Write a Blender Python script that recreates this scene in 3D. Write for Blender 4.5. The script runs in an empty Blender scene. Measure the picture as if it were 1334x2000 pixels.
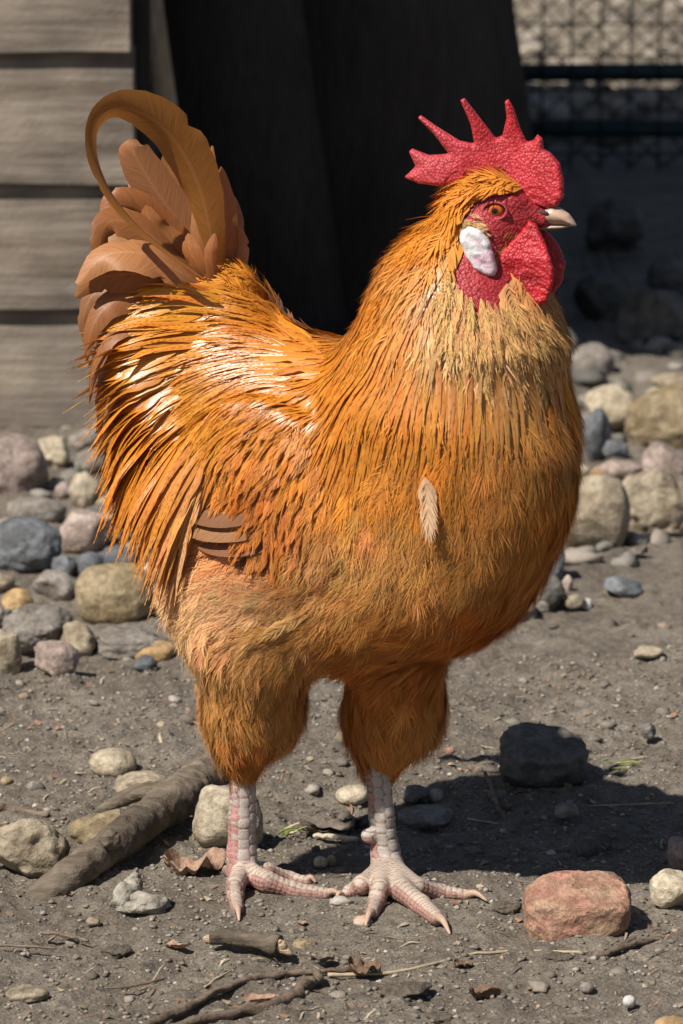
import bpy, math, random
import numpy as np
from mathutils import Vector, noise as mnoise

random.seed(7)
RNG = np.random.default_rng(11)
scene = bpy.context.scene
COL = scene.collection

# ------------------------------------------------------------------ camera
FPX = 8200.0                       # focal length in photograph pixels (1334 x 2000)
ALPHA = math.radians(17.0)         # depression of the ray to the bird's feet
DIST = 3.2                         # metres from the lens to the feet
PITCH = ALPHA - math.atan(745.0 / FPX)
CAM = np.array([0.0, -DIST * math.cos(ALPHA), DIST * math.sin(ALPHA)])
cam_d = bpy.data.cameras.new('camera')
cam = bpy.data.objects.new('camera', cam_d)
COL.objects.link(cam)
cam.location = CAM
cam.rotation_euler = (math.pi / 2 - PITCH, 0, 0)
cam_d.sensor_fit = 'HORIZONTAL'
cam_d.sensor_width = 15.6
cam_d.lens = FPX * 15.6 / 1334.0
cam_d.clip_start = 0.05
cam_d.clip_end = 500
cam_d.dof.use_dof = True
cam_d.dof.focus_distance = 3.14
cam_d.dof.aperture_fstop = 9.0
scene.camera = cam
scene.render.resolution_x = 683
scene.render.resolution_y = 1024

# ------------------------------------------------------------------ light
SUN = np.array([-0.60, -0.56, 1.0])
SUN /= np.linalg.norm(SUN)
world = bpy.data.worlds.new('World')
scene.world = world
world.use_nodes = True
wn = world.node_tree
bg = wn.nodes['Background']
sky = wn.nodes.new('ShaderNodeTexSky')
sky.sky_type = 'NISHITA'
sky.sun_disc = False
sky.sun_elevation = math.asin(SUN[2])
sky.sun_rotation = math.atan2(SUN[0], SUN[1])
wn.links.new(sky.outputs[0], bg.inputs[0])
bg.inputs[1].default_value = 0.05
sun_d = bpy.data.lights.new('sun', 'SUN')
sun_d.energy = 5.0
sun_d.angle = math.radians(0.5)
sun_d.color = (1.0, 0.955, 0.88)
sun = bpy.data.objects.new('sun', sun_d)
COL.objects.link(sun)
sun.rotation_euler = Vector(SUN).to_track_quat('Z', 'Y').to_euler()
vs = scene.view_settings
vs.view_transform = 'Standard'
vs.look = 'None'
vs.exposure = 0.40
vs.gamma = 1.0
vs.use_curve_mapping = False

# ------------------------------------------------------------------ pixel helpers
CF = np.array([0, math.cos(PITCH), -math.sin(PITCH)])
CU = np.array([0, math.sin(PITCH), math.cos(PITCH)])
CR = np.array([1.0, 0, 0])
S = FPX / DIST                     # pixels per metre at the bird

def ray(u, v):
    d = CF + CR * ((u - 667.0) / FPX) + CU * ((1000.0 - v) / FPX)
    return d

def at_y(u, v, y):
    d = ray(u, v)
    return CAM + d * ((y - CAM[1]) / d[1])

def at_z(u, v, z=0.0):
    d = ray(u, v)
    return CAM + d * ((z - CAM[2]) / d[2])

def at_plane(u, v, p0, n):
    d = ray(u, v)
    return CAM + d * (np.dot(p0 - CAM, n) / np.dot(d, n))

def project(P):
    q = P - CAM
    w = q @ CF
    return np.stack([667.0 + FPX * (q @ CR) / w, 1000.0 - FPX * (q @ CU) / w], -1)

def srgb(r, g, b):
    f = lambda c: ((c / 255.0) / 12.92 if c < 10 else (((c / 255.0) + 0.055) / 1.055) ** 2.4)
    return (f(r), f(g), f(b))

# ------------------------------------------------------------------ object helpers
def mesh_np(name, V, faces, smooth=True, col=None, uv=None):
    """V (n,3); faces: list of int arrays (m,k) with k = 3 or 4; col (n,4) point colours; uv (n,2) per point"""
    me = bpy.data.meshes.new(name)
    V = np.ascontiguousarray(V, dtype=np.float32)
    faces = [np.asarray(f, dtype=np.int32) for f in faces if len(f)]
    loops = np.concatenate([f.reshape(-1) for f in faces])
    tot = np.concatenate([np.full(len(f), f.shape[1], dtype=np.int32) for f in faces])
    start = np.concatenate([[0], np.cumsum(tot)[:-1]]).astype(np.int32)
    me.vertices.add(len(V)); me.vertices.foreach_set('co', V.reshape(-1))
    me.loops.add(len(loops)); me.loops.foreach_set('vertex_index', loops)
    me.polygons.add(len(tot)); me.polygons.foreach_set('loop_start', start)
    me.polygons.foreach_set('loop_total', tot)
    if smooth:
        me.polygons.foreach_set('use_smooth', np.ones(len(tot), dtype=bool))
    me.update(calc_edges=True)
    if col is not None:
        a = me.color_attributes.new('col', 'FLOAT_COLOR', 'POINT')
        a.data.foreach_set('color', np.ascontiguousarray(col, dtype=np.float32).reshape(-1))
    if uv is not None:
        l = me.uv_layers.new(name='UVMap')
        l.data.foreach_set('uv', np.ascontiguousarray(uv[loops], dtype=np.float32).reshape(-1))
    me.validate()
    return me

def link(name, me, mat=None, parent=None, loc=None):
    o = bpy.data.objects.new(name, me)
    COL.objects.link(o)
    if mat is not None and not me.materials:
        me.materials.append(mat)
    if parent is not None:
        o.parent = parent
        o.location = (np.zeros(3) if loc is None else np.asarray(loc)) - np.array(parent.location)
    elif loc is not None:
        o.location = loc
    return o

def tag(o, label=None, cat=None, group=None, kind=None):
    if label: o['label'] = label
    if cat: o['category'] = cat
    if group: o['group'] = group
    if kind: o['kind'] = kind
    return o

def empty(name, loc=(0, 0, 0)):
    o = bpy.data.objects.new(name, None)
    COL.objects.link(o)
    o.location = loc
    o.empty_display_size = 0.05
    return o

# ------------------------------------------------------------------ numpy noise
def vnoise2(x, y, seed=0):
    xi = np.floor(x).astype(np.int64); yi = np.floor(y).astype(np.int64)
    xf = x - xi; yf = y - yi
    def h(a, b):
        n = (a * 374761393 + b * 668265263 + seed * 974634777) & 0xffffffff
        n = ((n ^ (n >> 13)) * 1274126177) & 0xffffffff
        return ((n ^ (n >> 16)) & 0xffff) / 65535.0
    sx = xf * xf * (3 - 2 * xf); sy = yf * yf * (3 - 2 * yf)
    a = h(xi, yi) * (1 - sx) + h(xi + 1, yi) * sx
    b = h(xi, yi + 1) * (1 - sx) + h(xi + 1, yi + 1) * sx
    return (a * (1 - sy) + b * sy) * 2 - 1

def fbm2(x, y, oct=4, seed=0):
    r = 0; a = 1.0
    for i in range(oct):
        r = r + a * vnoise2(x, y, seed + i * 17); x = x * 2.03; y = y * 2.03; a *= 0.5
    return r

# ------------------------------------------------------------------ materials
def new_mat(name):
    m = bpy.data.materials.new(name); m.use_nodes = True
    nt = m.node_tree
    b = nt.nodes['Principled BSDF']
    return m, nt, b

def N(nt, t, **kw):
    n = nt.nodes.new('ShaderNode' + t)
    for k, v in kw.items():
        setattr(n, k, v)
    return n

def ramp(nt, stops, src=None):
    r = N(nt, 'ValToRGB')
    e = r.color_ramp.elements
    while len(e) > len(stops): e.remove(e[-1])
    while len(e) < len(stops): e.new(0.5)
    for q, (p, c) in zip(e, stops):
        q.position = p; q.color = (*c, 1) if len(c) == 3 else c
    if src is not None: nt.links.new(src, r.inputs[0])
    return r

def noise_n(nt, scale, detail=4, rough=0.55, vec=None, dim='3D'):
    n = N(nt, 'TexNoise', noise_dimensions=dim)
    n.inputs['Scale'].default_value = scale
    n.inputs['Detail'].default_value = detail
    n.inputs['Roughness'].default_value = rough
    if vec is not None: nt.links.new(vec, n.inputs['Vector'])
    return n

def mix(nt, mode, fac, a, b):
    m = N(nt, 'MixRGB', blend_type=mode)
    for i, s in ((0, fac), (1, a), (2, b)):
        if isinstance(s, (int, float)): m.inputs[i].default_value = s if i == 0 else (s, s, s, 1)
        elif isinstance(s, tuple): m.inputs[i].default_value = (*s, 1)
        else: nt.links.new(s, m.inputs[i])
    return m.outputs[0]

def math_n(nt, op, a, b=None, c=None):
    m = N(nt, 'Math', operation=op)
    for i, s in enumerate((a, b, c)):
        if s is None: continue
        if isinstance(s, (int, float)): m.inputs[i].default_value = s
        else: nt.links.new(s, m.inputs[i])
    return m.outputs[0]

def bump(nt, b, height, strength=0.5, dist=0.002, prev=None):
    n = N(nt, 'Bump')
    n.inputs['Strength'].default_value = strength
    n.inputs['Distance'].default_value = dist
    nt.links.new(height, n.inputs['Height'])
    if prev is not None: nt.links.new(prev, n.inputs['Normal'])
    nt.links.new(n.outputs[0], b.inputs['Normal'])
    return n.outputs[0]

def mat_stone(name, base, second, rough=0.75, speck=0.25, scale=1.0):
    m, nt, b = new_mat(name)
    tc = N(nt, 'TexCoord'); oi = N(nt, 'ObjectInfo')
    off = N(nt, 'VectorMath', operation='ADD')
    nt.links.new(tc.outputs['Object'], off.inputs[0])
    comb = N(nt, 'CombineXYZ')
    r9 = math_n(nt, 'MULTIPLY', oi.outputs['Random'], 9.0)
    nt.links.new(r9, comb.inputs[0]); nt.links.new(r9, comb.inputs[1])
    nt.links.new(comb.outputs[0], off.inputs[1])
    V = off.outputs[0]
    n1 = noise_n(nt, 22 * scale, 6, 0.65, V)
    n2 = noise_n(nt, 240 * scale, 3, 0.6, V)
    n3 = noise_n(nt, 55 * scale, 6, 0.7, V)
    c = ramp(nt, [(0.32, base), (0.68, second)], n1.outputs[0]).outputs[0]
    g = ramp(nt, [(0.3, (1 - speck,) * 3), (0.7, (1 + speck * 0.6,) * 3)], n2.outputs[0]).outputs[0]
    c = mix(nt, 'MULTIPLY', 1.0, c, g)
    d = ramp(nt, [(0.42, (0.45, 0.42, 0.38)), (0.58, (1, 1, 1))], n3.outputs[0]).outputs[0]
    c = mix(nt, 'MULTIPLY', 0.75, c, d)
    v = math_n(nt, 'MULTIPLY_ADD', oi.outputs['Random'], 0.35, 0.82)
    cv = N(nt, 'CombineXYZ')
    for i in range(3): nt.links.new(v, cv.inputs[i])
    c = mix(nt, 'MULTIPLY', 1.0, c, cv.outputs[0])
    nt.links.new(c, b.inputs['Base Color'])
    b.inputs['Roughness'].default_value = rough
    b.inputs['Specular IOR Level'].default_value = 0.3
    p = bump(nt, b, n3.outputs[0], 0.8, 0.006)
    bump(nt, b, n2.outputs[0], 0.5, 0.0012, p)
    return m

M = {}
M['stone_grey'] = mat_stone('stone_grey', (0.24, 0.21, 0.18), (0.33, 0.29, 0.25))
M['stone_tan'] = mat_stone('stone_tan', (0.30, 0.24, 0.165), (0.40, 0.335, 0.24))
M['stone_cream'] = mat_stone('stone_cream', (0.42, 0.345, 0.24), (0.55, 0.47, 0.35))
M['stone_pink'] = mat_stone('stone_pink', (0.36, 0.265, 0.225), (0.45, 0.36, 0.31), speck=0.35)
M['stone_red'] = mat_stone('stone_red', (0.38, 0.27, 0.17), (0.45, 0.20, 0.15), scale=1.5, speck=0.3)
M['stone_blue'] = mat_stone('stone_blue', (0.11, 0.12, 0.135), (0.19, 0.195, 0.20))
M['stone_ochre'] = mat_stone('stone_ochre', (0.30, 0.225, 0.115), (0.36, 0.28, 0.18))
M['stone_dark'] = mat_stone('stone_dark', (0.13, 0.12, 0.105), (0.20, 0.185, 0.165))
M['stone_white'] = mat_stone('stone_white', (0.62, 0.60, 0.56), (0.72, 0.70, 0.66), speck=0.12)
M['stone_orange'] = mat_stone('stone_orange', (0.42, 0.26, 0.12), (0.48, 0.33, 0.17))

def mat_soil():
    m, nt, b = new_mat('soil')
    g = N(nt, 'NewGeometry')
    P = g.outputs['Position']
    n1 = noise_n(nt, 6.5, 7, 0.68, P)
    n2 = noise_n(nt, 60, 6, 0.65, P)
    n3 = noise_n(nt, 420, 4, 0.7, P)
    c = ramp(nt, [(0.33, (0.138, 0.113, 0.088)), (0.5, (0.192, 0.161, 0.126)), (0.68, (0.255, 0.22, 0.178))], n1.outputs[0]).outputs[0]
    c2 = ramp(nt, [(0.3, (0.55, 0.53, 0.5)), (0.55, (1, 1, 1)), (0.75, (1.25, 1.22, 1.18))], n2.outputs[0]).outputs[0]
    c = mix(nt, 'MULTIPLY', 0.9, c, c2)
    c3 = ramp(nt, [(0.32, (0.45, 0.43, 0.4)), (0.5, (1, 1, 1)), (0.72, (1.7, 1.68, 1.65))], n3.outputs[0]).outputs[0]
    c = mix(nt, 'MULTIPLY', 0.8, c, c3)
    vo = N(nt, 'TexVoronoi'); vo.inputs['Scale'].default_value = 330
    nt.links.new(P, vo.inputs['Vector'])
    sp = ramp(nt, [(0.0, (1, 1, 1)), (0.10, (1, 1, 1)), (0.16, (0, 0, 0))], vo.outputs['Distance']).outputs[0]
    rnd = N(nt, 'SeparateColor'); nt.links.new(vo.outputs['Color'], rnd.inputs[0])
    gate = math_n(nt, 'GREATER_THAN', rnd.outputs[0], 0.8)
    f = math_n(nt, 'MULTIPLY', math_n(nt, 'MULTIPLY', sp, gate), 0.75)
    c = mix(nt, 'MIX', f, c, (0.55, 0.54, 0.53))
    # sunlit pebbly gravel strip beyond the wire fence
    nt.links.new(c, b.inputs['Base Color'])
    b.inputs['Roughness'].default_value = 0.85
    b.inputs['Specular IOR Level'].default_value = 0.25
    p = bump(nt, b, n2.outputs[0], 0.7, 0.012)
    bump(nt, b, n3.outputs[0], 0.8, 0.0035, p)
    return m
M['soil'] = mat_soil()

def mat_wood(name, cols, axis=0, rough=0.8, sc=1.0, stain=0.6):
    m, nt, b = new_mat(name)
    tc = N(nt, 'TexCoord'); oi = N(nt, 'ObjectInfo')
    mp = N(nt, 'Mapping')
    s = [22 * sc] * 3; s[axis] = 1.4 * sc
    mp.inputs['Scale'].default_value = s
    off = N(nt, 'CombineXYZ')
    nt.links.new(math_n(nt, 'MULTIPLY', oi.outputs['Random'], 37.0), off.inputs[0])
    nt.links.new(math_n(nt, 'MULTIPLY', oi.outputs['Random'], 11.0), off.inputs[2])
    nt.links.new(tc.outputs['Object'], mp.inputs['Vector'])
    nt.links.new(off.outputs[0], mp.inputs['Location'])
    n1 = noise_n(nt, 1.6, 6, 0.62, mp.outputs[0])
    n1.inputs['Distortion'].default_value = 0.6
    n2 = noise_n(nt, 7.0, 4, 0.6, mp.outputs[0])
    n3 = noise_n(nt, 7.0, 3, 0.5, tc.outputs['Object'])
    c = ramp(nt, [(0.3, cols[0]), (0.5, cols[1]), (0.7, cols[2])], n1.outputs[0]).outputs[0]
    g = ramp(nt, [(0.35, (0.7, 0.68, 0.66)), (0.65, (1.1, 1.1, 1.1))], n2.outputs[0]).outputs[0]
    c = mix(nt, 'MULTIPLY', 0.8, c, g)
    st = ramp(nt, [(0.38, (0.5, 0.5, 0.54)), (0.6, (1, 1, 1))], n3.outputs[0]).outputs[0]
    c = mix(nt, 'MULTIPLY', stain, c, st)
    nt.links.new(c, b.inputs['Base Color'])
    b.inputs['Roughness'].default_value = rough
    b.inputs['Specular IOR Level'].default_value = 0.2
    p = bump(nt, b, n2.outputs[0], 0.5, 0.003)
    bump(nt, b, noise_n(nt, 150, 4, 0.65, tc.outputs['Object']).outputs[0], 0.5, 0.003, p)
    return m
M['siding'] = mat_wood('weathered_siding', ((0.17, 0.130, 0.095), (0.27, 0.222, 0.172), (0.34, 0.29, 0.232)), 0, stain=0.95)
M['dark_panel'] = mat_wood('dark_stained_board', ((0.035, 0.030, 0.030), (0.045, 0.039, 0.038), (0.055, 0.048, 0.046)), 2, 0.7, stain=0.25)
M['sunlit_raw_edge'] = mat_wood('sunlit_raw_board_edge', ((0.52, 0.40, 0.27), (0.60, 0.47, 0.33), (0.66, 0.53, 0.38)), 2)  # bare wood, base colour raised to stand in for grazing sun
M['bark'] = mat_wood('grey_bark', ((0.085, 0.066, 0.048), (0.155, 0.122, 0.088), (0.22, 0.18, 0.135)), 0, 0.9, 2.0, 0.8)
M['twig'] = mat_wood('dry_twig', ((0.12, 0.085, 0.06), (0.19, 0.14, 0.10), (0.26, 0.20, 0.15)), 0, 0.85, 4.0)
M['pale_stick'] = mat_wood('pale_stick', ((0.50, 0.42, 0.28), (0.58, 0.50, 0.36), (0.64, 0.56, 0.42)), 0, 0.7, 4.0, 0.2)
M['splinter'] = mat_wood('splintered_wood', ((0.40, 0.27, 0.16), (0.48, 0.35, 0.23), (0.55, 0.42, 0.30)), 0, 0.8, 5.0, 0.3)

def mat_simple(name, c, rough=0.6, spec=0.4, nscale=80, var=0.3, bstr=0.3, bdist=0.001):
    m, nt, b = new_mat(name)
    tc = N(nt, 'TexCoord')
    n = noise_n(nt, nscale, 4, 0.6, tc.outputs['Object'])
    r = ramp(nt, [(0.3, tuple(x * (1 - var) for x in c)), (0.7, tuple(min(1, x * (1 + var * 0.6)) for x in c))], n.outputs[0])
    nt.links.new(r.outputs[0], b.inputs['Base Color'])
    b.inputs['Roughness'].default_value = rough
    b.inputs['Specular IOR Level'].default_value = spec
    bump(nt, b, n.outputs[0], bstr, bdist)
    return m
M['green_tube'] = mat_simple('dark_green_tube', (0.006, 0.028, 0.030), 0.45)
M['wire'] = mat_simple('dark_wire', (0.018, 0.020, 0.018), 0.6)
M['dry_leaf'] = mat_simple('dry_leaf', (0.34, 0.22, 0.15), 0.8, 0.2, 160, 0.4, 0.8, 0.003)
M['brown_leaf'] = mat_simple('brown_leaf', (0.16, 0.10, 0.065), 0.8, 0.2, 160, 0.4, 0.8, 0.003)
M['bark_flake'] = mat_simple('bark_flake', (0.16, 0.13, 0.105), 0.9, 0.2, 120, 0.45, 1.0, 0.004)
M['chalky_bark'] = mat_simple('chalky_bark', (0.30, 0.27, 0.22), 0.9, 0.2, 90, 0.75, 1.0, 0.005)
M['grass'] = mat_simple('grass_blade', (0.16, 0.20, 0.05), 0.6, 0.3, 60, 0.4)
M['straw'] = mat_simple('straw', (0.40, 0.32, 0.20), 0.7, 0.3, 60, 0.4)
M['roof'] = mat_simple('roof_felt', (0.05, 0.05, 0.05), 0.9, 0.2)
M['clod'] = mat_simple('soil_clod', (0.12, 0.10, 0.078), 0.95, 0.1, 260, 0.5, 1.0, 0.004)

def mat_attr(name, rough=0.6, spec=0.4, nscale=300, nvar=0.2, bdist=0.001):
    m, nt, b = new_mat(name)
    a = N(nt, 'Attribute', attribute_name='col')
    tc = N(nt, 'TexCoord')
    n = noise_n(nt, nscale, 4, 0.6, tc.outputs['Object'])
    g = ramp(nt, [(0.3, (1 - nvar,) * 3), (0.7, (1 + nvar,) * 3)], n.outputs[0]).outputs[0]
    c = mix(nt, 'MULTIPLY', 1.0, a.outputs['Color'], g)
    nt.links.new(c, b.inputs['Base Color'])
    b.inputs['Roughness'].default_value = rough
    b.inputs['Specular IOR Level'].default_value = spec
    bump(nt, b, n.outputs[0], 0.5, bdist)
    return m
M['gravel'] = mat_attr('gravel', 0.8, 0.3, 400)
M['skin'] = mat_attr('bird_skin', 0.55, 0.4, 900, 0.25, 0.0012)
M['eye'] = mat_attr('eye', 0.08, 0.6, 10, 0.02, 0.0)
M['horn'] = mat_attr('horn', 0.35, 0.45, 200, 0.12, 0.0004)

def mat_feather(name, rough, spec, transl, streak, freq, bstr=0.5):
    """UV.x across the vane 0..1, UV.y metres along the shaft; col = plumage colour, alpha = random"""
    m, nt, b = new_mat(name)
    a = N(nt, 'Attribute', attribute_name='col')
    uv = N(nt, 'UVMap')
    sp = N(nt, 'SeparateXYZ'); nt.links.new(uv.outputs[0], sp.inputs[0])
    ax = math_n(nt, 'ABSOLUTE', math_n(nt, 'SUBTRACT', sp.outputs[0], 0.5))
    t = math_n(nt, 'SUBTRACT', sp.outputs[1], math_n(nt, 'MULTIPLY', ax, 0.030))
    cv = N(nt, 'CombineXYZ')
    nt.links.new(math_n(nt, 'MULTIPLY', t, freq), cv.inputs[0])
    nt.links.new(math_n(nt, 'MULTIPLY', ax, 2.5), cv.inputs[1])
    nt.links.new(math_n(nt, 'MULTIPLY', a.outputs['Alpha'], 50.0), cv.inputs[2])
    n = noise_n(nt, 1.0, 3, 0.65, cv.outputs[0])
    g = ramp(nt, [(0.28, (1 - streak,) * 3), (0.5, (1, 1, 1)), (0.75, (1 + streak * 0.6,) * 3)], n.outputs[0]).outputs[0]
    c = mix(nt, 'MULTIPLY', 1.0, a.outputs['Color'], g)
    sh = ramp(nt, [(0.0, (1, 1, 1)), (0.02, (1, 1, 1)), (0.05, (0, 0, 0))], ax).outputs[0]
    c = mix(nt, 'MIX', math_n(nt, 'MULTIPLY', sh, 0.35), c, mix(nt, 'ADD', 1.0, c, (0.14, 0.10, 0.06)))
    nt.links.new(c, b.inputs['Base Color'])
    b.inputs['Roughness'].default_value = rough
    b.inputs['Specular IOR Level'].default_value = spec
    bn = bump(nt, b, n.outputs[0], bstr, 0.0008)
    tr = N(nt, 'BsdfTranslucent')
    nt.links.new(c, tr.inputs[0]); nt.links.new(bn, tr.inputs[1])
    ms = N(nt, 'MixShader'); ms.inputs[0].default_value = transl
    out = nt.nodes['Material Output']
    nt.links.new(b.outputs[0], ms.inputs[1]); nt.links.new(tr.outputs[0], ms.inputs[2])
    nt.links.new(ms.outputs[0], out.inputs[0])
    return m
M['f_gloss'] = mat_feather('glossy_feather', 0.31, 0.6, 0.16, 0.30, 1500, 0.12)
M['f_wing'] = mat_feather('wing_feather', 0.48, 0.4, 0.16, 0.32, 1300, 0.25)
M['f_tail'] = mat_feather('tail_feather', 0.42, 0.4, 0.28, 0.34, 1100, 0.35)
M['f_soft'] = mat_feather('soft_feather', 0.65, 0.25, 0.12, 0.25, 700, 0.3)

def mat_comb():
    m, nt, b = new_mat('comb_skin')
    a = N(nt, 'Attribute', attribute_name='col')
    tc = N(nt, 'TexCoord')
    vo = N(nt, 'TexVoronoi'); vo.inputs['Scale'].default_value = 520
    nt.links.new(tc.outputs['Object'], vo.inputs['Vector'])
    n = noise_n(nt, 45, 4, 0.6, tc.outputs['Object'])
    r = ramp(nt, [(0.05, (1.25, 2.3, 2.4)), (0.3, (1.05, 1.2, 1.2)), (0.65, (0.8, 0.6, 0.62))], vo.outputs['Distance']).outputs[0]
    c = mix(nt, 'MULTIPLY', 1.0, a.outputs['Color'], r)
    g = ramp(nt, [(0.35, (0.8, 0.75, 0.75)), (0.65, (1.12, 1.2, 1.2))], n.outputs[0]).outputs[0]
    c = mix(nt, 'MULTIPLY', 1.0, c, g)
    nt.links.new(c, b.inputs['Base Color'])
    b.inputs['Roughness'].default_value = 0.5
    b.inputs['Specular IOR Level'].default_value = 0.4
    b.inputs['Subsurface Weight'].default_value = 0.15
    b.inputs['Subsurface Radius'].default_value = (0.004, 0.001, 0.0008)
    b.inputs['Subsurface Scale'].default_value = 1.0
    inv = math_n(nt, 'SUBTRACT', 1.0, vo.outputs['Distance'])
    bump(nt, b, inv, 0.7, 0.0010)
    return m
M['comb'] = mat_comb()

# ------------------------------------------------------------------ ground
def ground_h(x, y):
    near = np.clip(1.0 - np.hypot(x, y + 0.02) / 0.22, 0, 1)
    h = 0.007 * fbm2(x * 5.0, y * 5.0, 3, 5) + 0.0045 * fbm2(x * 28.0, y * 28.0, 3, 9) + 0.0022 * fbm2(x * 120.0, y * 120.0, 2, 21)
    h = h * (1 - 0.75 * near)
    return h

def grid_mesh(xs, ys, hf):
    X, Y = np.meshgrid(xs, ys, indexing='ij')
    V = np.stack([X, Y, hf(X, Y)], -1).reshape(-1, 3)
    nx, ny = len(xs), len(ys)
    i = np.arange(nx * ny).reshape(nx, ny)
    F = np.stack([i[:-1, :-1], i[1:, :-1], i[1:, 1:], i[:-1, 1:]], -1).reshape(-1, 4)
    return V, F

def growing(a, b, d0, far, g=1.25):
    mid = list(np.arange(a, b, d0))
    lo = []; x = a; d = d0
    while x > -far: d *= g; x -= d; lo.append(x)
    hi = []; x = mid[-1]; d = d0
    while x < far: d *= g; x += d; hi.append(x)
    return np.array(lo[::-1] + mid + hi)
gx = growing(-0.42, 0.42, 0.0032, 120, 1.18)
gy = growing(-0.42, 1.0, 0.0045, 120, 1.12)
V, F = grid_mesh(gx, gy, ground_h)
ground = link('ground', mesh_np('ground', V, [F]), M['soil'])
tag(ground, kind='structure')

# ------------------------------------------------------------------ generic shapes
def ico(sub):
    import bmesh
    bm = bmesh.new()
    bmesh.ops.create_icosphere(bm, subdivisions=sub, radius=1.0)
    V = np.array([v.co[:] for v in bm.verts]); F = np.array([[v.index for v in f.verts] for f in bm.faces])
    bm.free()
    return V, F
ICO = {k: ico(k) for k in (1, 2, 3, 4, 5)}

def fbm3(P, scale, seed, octv=3):
    out = np.empty(len(P)); o = Vector((seed * 7.31, seed * 3.17, seed * 1.77))
    for i, p in enumerate(P):
        out[i] = mnoise.fractal(Vector(p) * scale + o, 1.0, 2.0, octv)
    return out

def stone_mesh(seed, sub=4, facets=0, rough=0.1, sq=2.0):
    r = np.random.default_rng(seed)
    V, F = ICO[sub]; V = V.copy()
    # superellipsoid squareness
    V = V / (np.sum(np.abs(V) ** sq, 1) ** (1.0 / sq))[:, None]
    for _ in range(facets):
        n = r.normal(size=3); n /= np.linalg.norm(n)
        d = r.uniform(0.55, 0.85)
        k = V @ n
        over = np.clip(k - d, 0, None)
        V = V - n[None, :] * (over * 0.88)[:, None]
    k = fbm3(V, 1.1, seed % 97, 2) * rough * 1.2 + fbm3(V, 3.7, seed % 53 + 3, 3) * rough * 0.45
    V = V * (1 + k)[:, None]
    if facets:
        V = V * (1 + 0.05 * fbm3(V, 9.0, seed % 31, 2) * rough * 4)[:, None]
    lo, hi = V.min(0), V.max(0)
    V = (V - (lo + hi) / 2) / ((hi - lo) / 2)
    return V, F

STONES = []
def stone(u0, v0, u1, v1, mat, label, seed, facets=0, rough=0.1, deep=0.85, sq=2.0, tilt=0.0, sink=0.17, sub=4, group=None, base=0.0, name='stone', cat='stone'):
    uc = 0.5 * (u0 + u1)
    g = at_z(uc, v1, base)
    dep = np.linalg.norm(g - CAM)
    px = FPX / ((g - CAM) @ CF)
    rx = (u1 - u0) / px / 2
    ry = rx * deep
    al = math.asin((CAM[2] - base) / dep)
    half = (v1 - v0) / px / 2
    for _ in range(3):
        rz = math.sqrt(max(half ** 2 - (ry * math.sin(al)) ** 2, (0.45 * half) ** 2)) / math.cos(al)
    # lower silhouette sits on the ray through v1; bury a little
    base = base + float(ground_h(np.array([g[0]]), np.array([g[1] + ry * 0.7]))[0])
    zc = base + rz * (1 - sink * 2)
    hz = half * (1 - sink)
    c = at_y(uc, 0.5 * (v0 + v1), g[1] + ry * 0.8)
    # keep the centre on its pixel ray, at the depth where it rests in the soil
    d = ray(uc, 0.5 * (v0 + v1))
    t = (zc - CAM[2]) / d[2]
    c = CAM + d * t
    V, F = stone_mesh(seed, sub, facets, rough, sq)
    V = V * np.array([rx, ry, rz])
    a = math.radians(tilt); ca, sa = math.cos(a), math.sin(a)
    V = np.stack([V[:, 0] * ca - V[:, 2] * sa, V[:, 1], V[:, 0] * sa + V[:, 2] * ca], -1)
    o = link(name, mesh_np(name, V, [F]), M[mat], loc=c)
    tag(o, label, cat, group)
    STONES.append((c, max(rx, ry)))
    return o

def spline(pts, n):
    pts = np.asarray(pts, float); k = len(pts)
    if k == 2:
        t = np.linspace(0, 1, n)[:, None]; return pts[0] * (1 - t) + pts[1] * t
    P = np.vstack([2 * pts[0] - pts[1], pts, 2 * pts[-1] - pts[-2]])
    seg = np.linspace(0, k - 1, n); i = np.minimum(seg.astype(int), k - 2); t = (seg - i)[:, None]
    p0, p1, p2, p3 = P[i], P[i + 1], P[i + 2], P[i + 3]
    return 0.5 * (2 * p1 + (p2 - p0) * t + (2 * p0 - 5 * p1 + 4 * p2 - p3) * t ** 2 + (3 * p1 - p0 - 3 * p2 + p3) * t ** 3)

def unit(a):
    return a / np.maximum(np.linalg.norm(a, axis=-1, keepdims=True), 1e-12)

def tube(path, rad, seg=10, rough=0.0, seed=0, cap=True):
    path = np.asarray(path); n = len(path)
    rad = np.broadcast_to(np.asarray(rad, float), (n,))
    T = unit(np.gradient(path, axis=0))
    up = np.array([0, 0, 1.0]) if abs(T[0][2]) < 0.9 else np.array([1.0, 0, 0])
    A = np.zeros_like(T); a = unit(np.cross(T[0], up))
    for i in range(n):
        a = unit(a - T[i] * np.dot(a, T[i])); A[i] = a
    B = np.cross(T, A)
    th = np.linspace(0, 2 * np.pi, seg, endpoint=False)
    R = rad[:, None] * np.ones((n, seg))
    if rough:
        R = R * (1 + rough * fbm2(np.arange(n)[:, None] * 0.35 + 0 * th[None, :], np.cos(th)[None, :] * 1.5 + np.sin(th)[None, :] * 2.3 + 7, 3, seed))
    V = path[:, None, :] + R[..., None] * (A[:, None, :] * np.cos(th)[None, :, None] + B[:, None, :] * np.sin(th)[None, :, None])
    V = V.reshape(-1, 3)
    i = np.arange(n * seg).reshape(n, seg); j = np.roll(i, -1, 1)
    F = np.stack([i[:-1], j[:-1], j[1:], i[1:]], -1).reshape(-1, 4)
    faces = [F]
    if cap:
        V = np.vstack([V, path[0], path[-1]])
        a0 = np.full(seg, n * seg); a1 = a0 + 1
        faces.append(np.stack([a0, j[0], i[0]], -1)); faces.append(np.stack([a1, i[-1], j[-1]], -1))
    return V, faces

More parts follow.
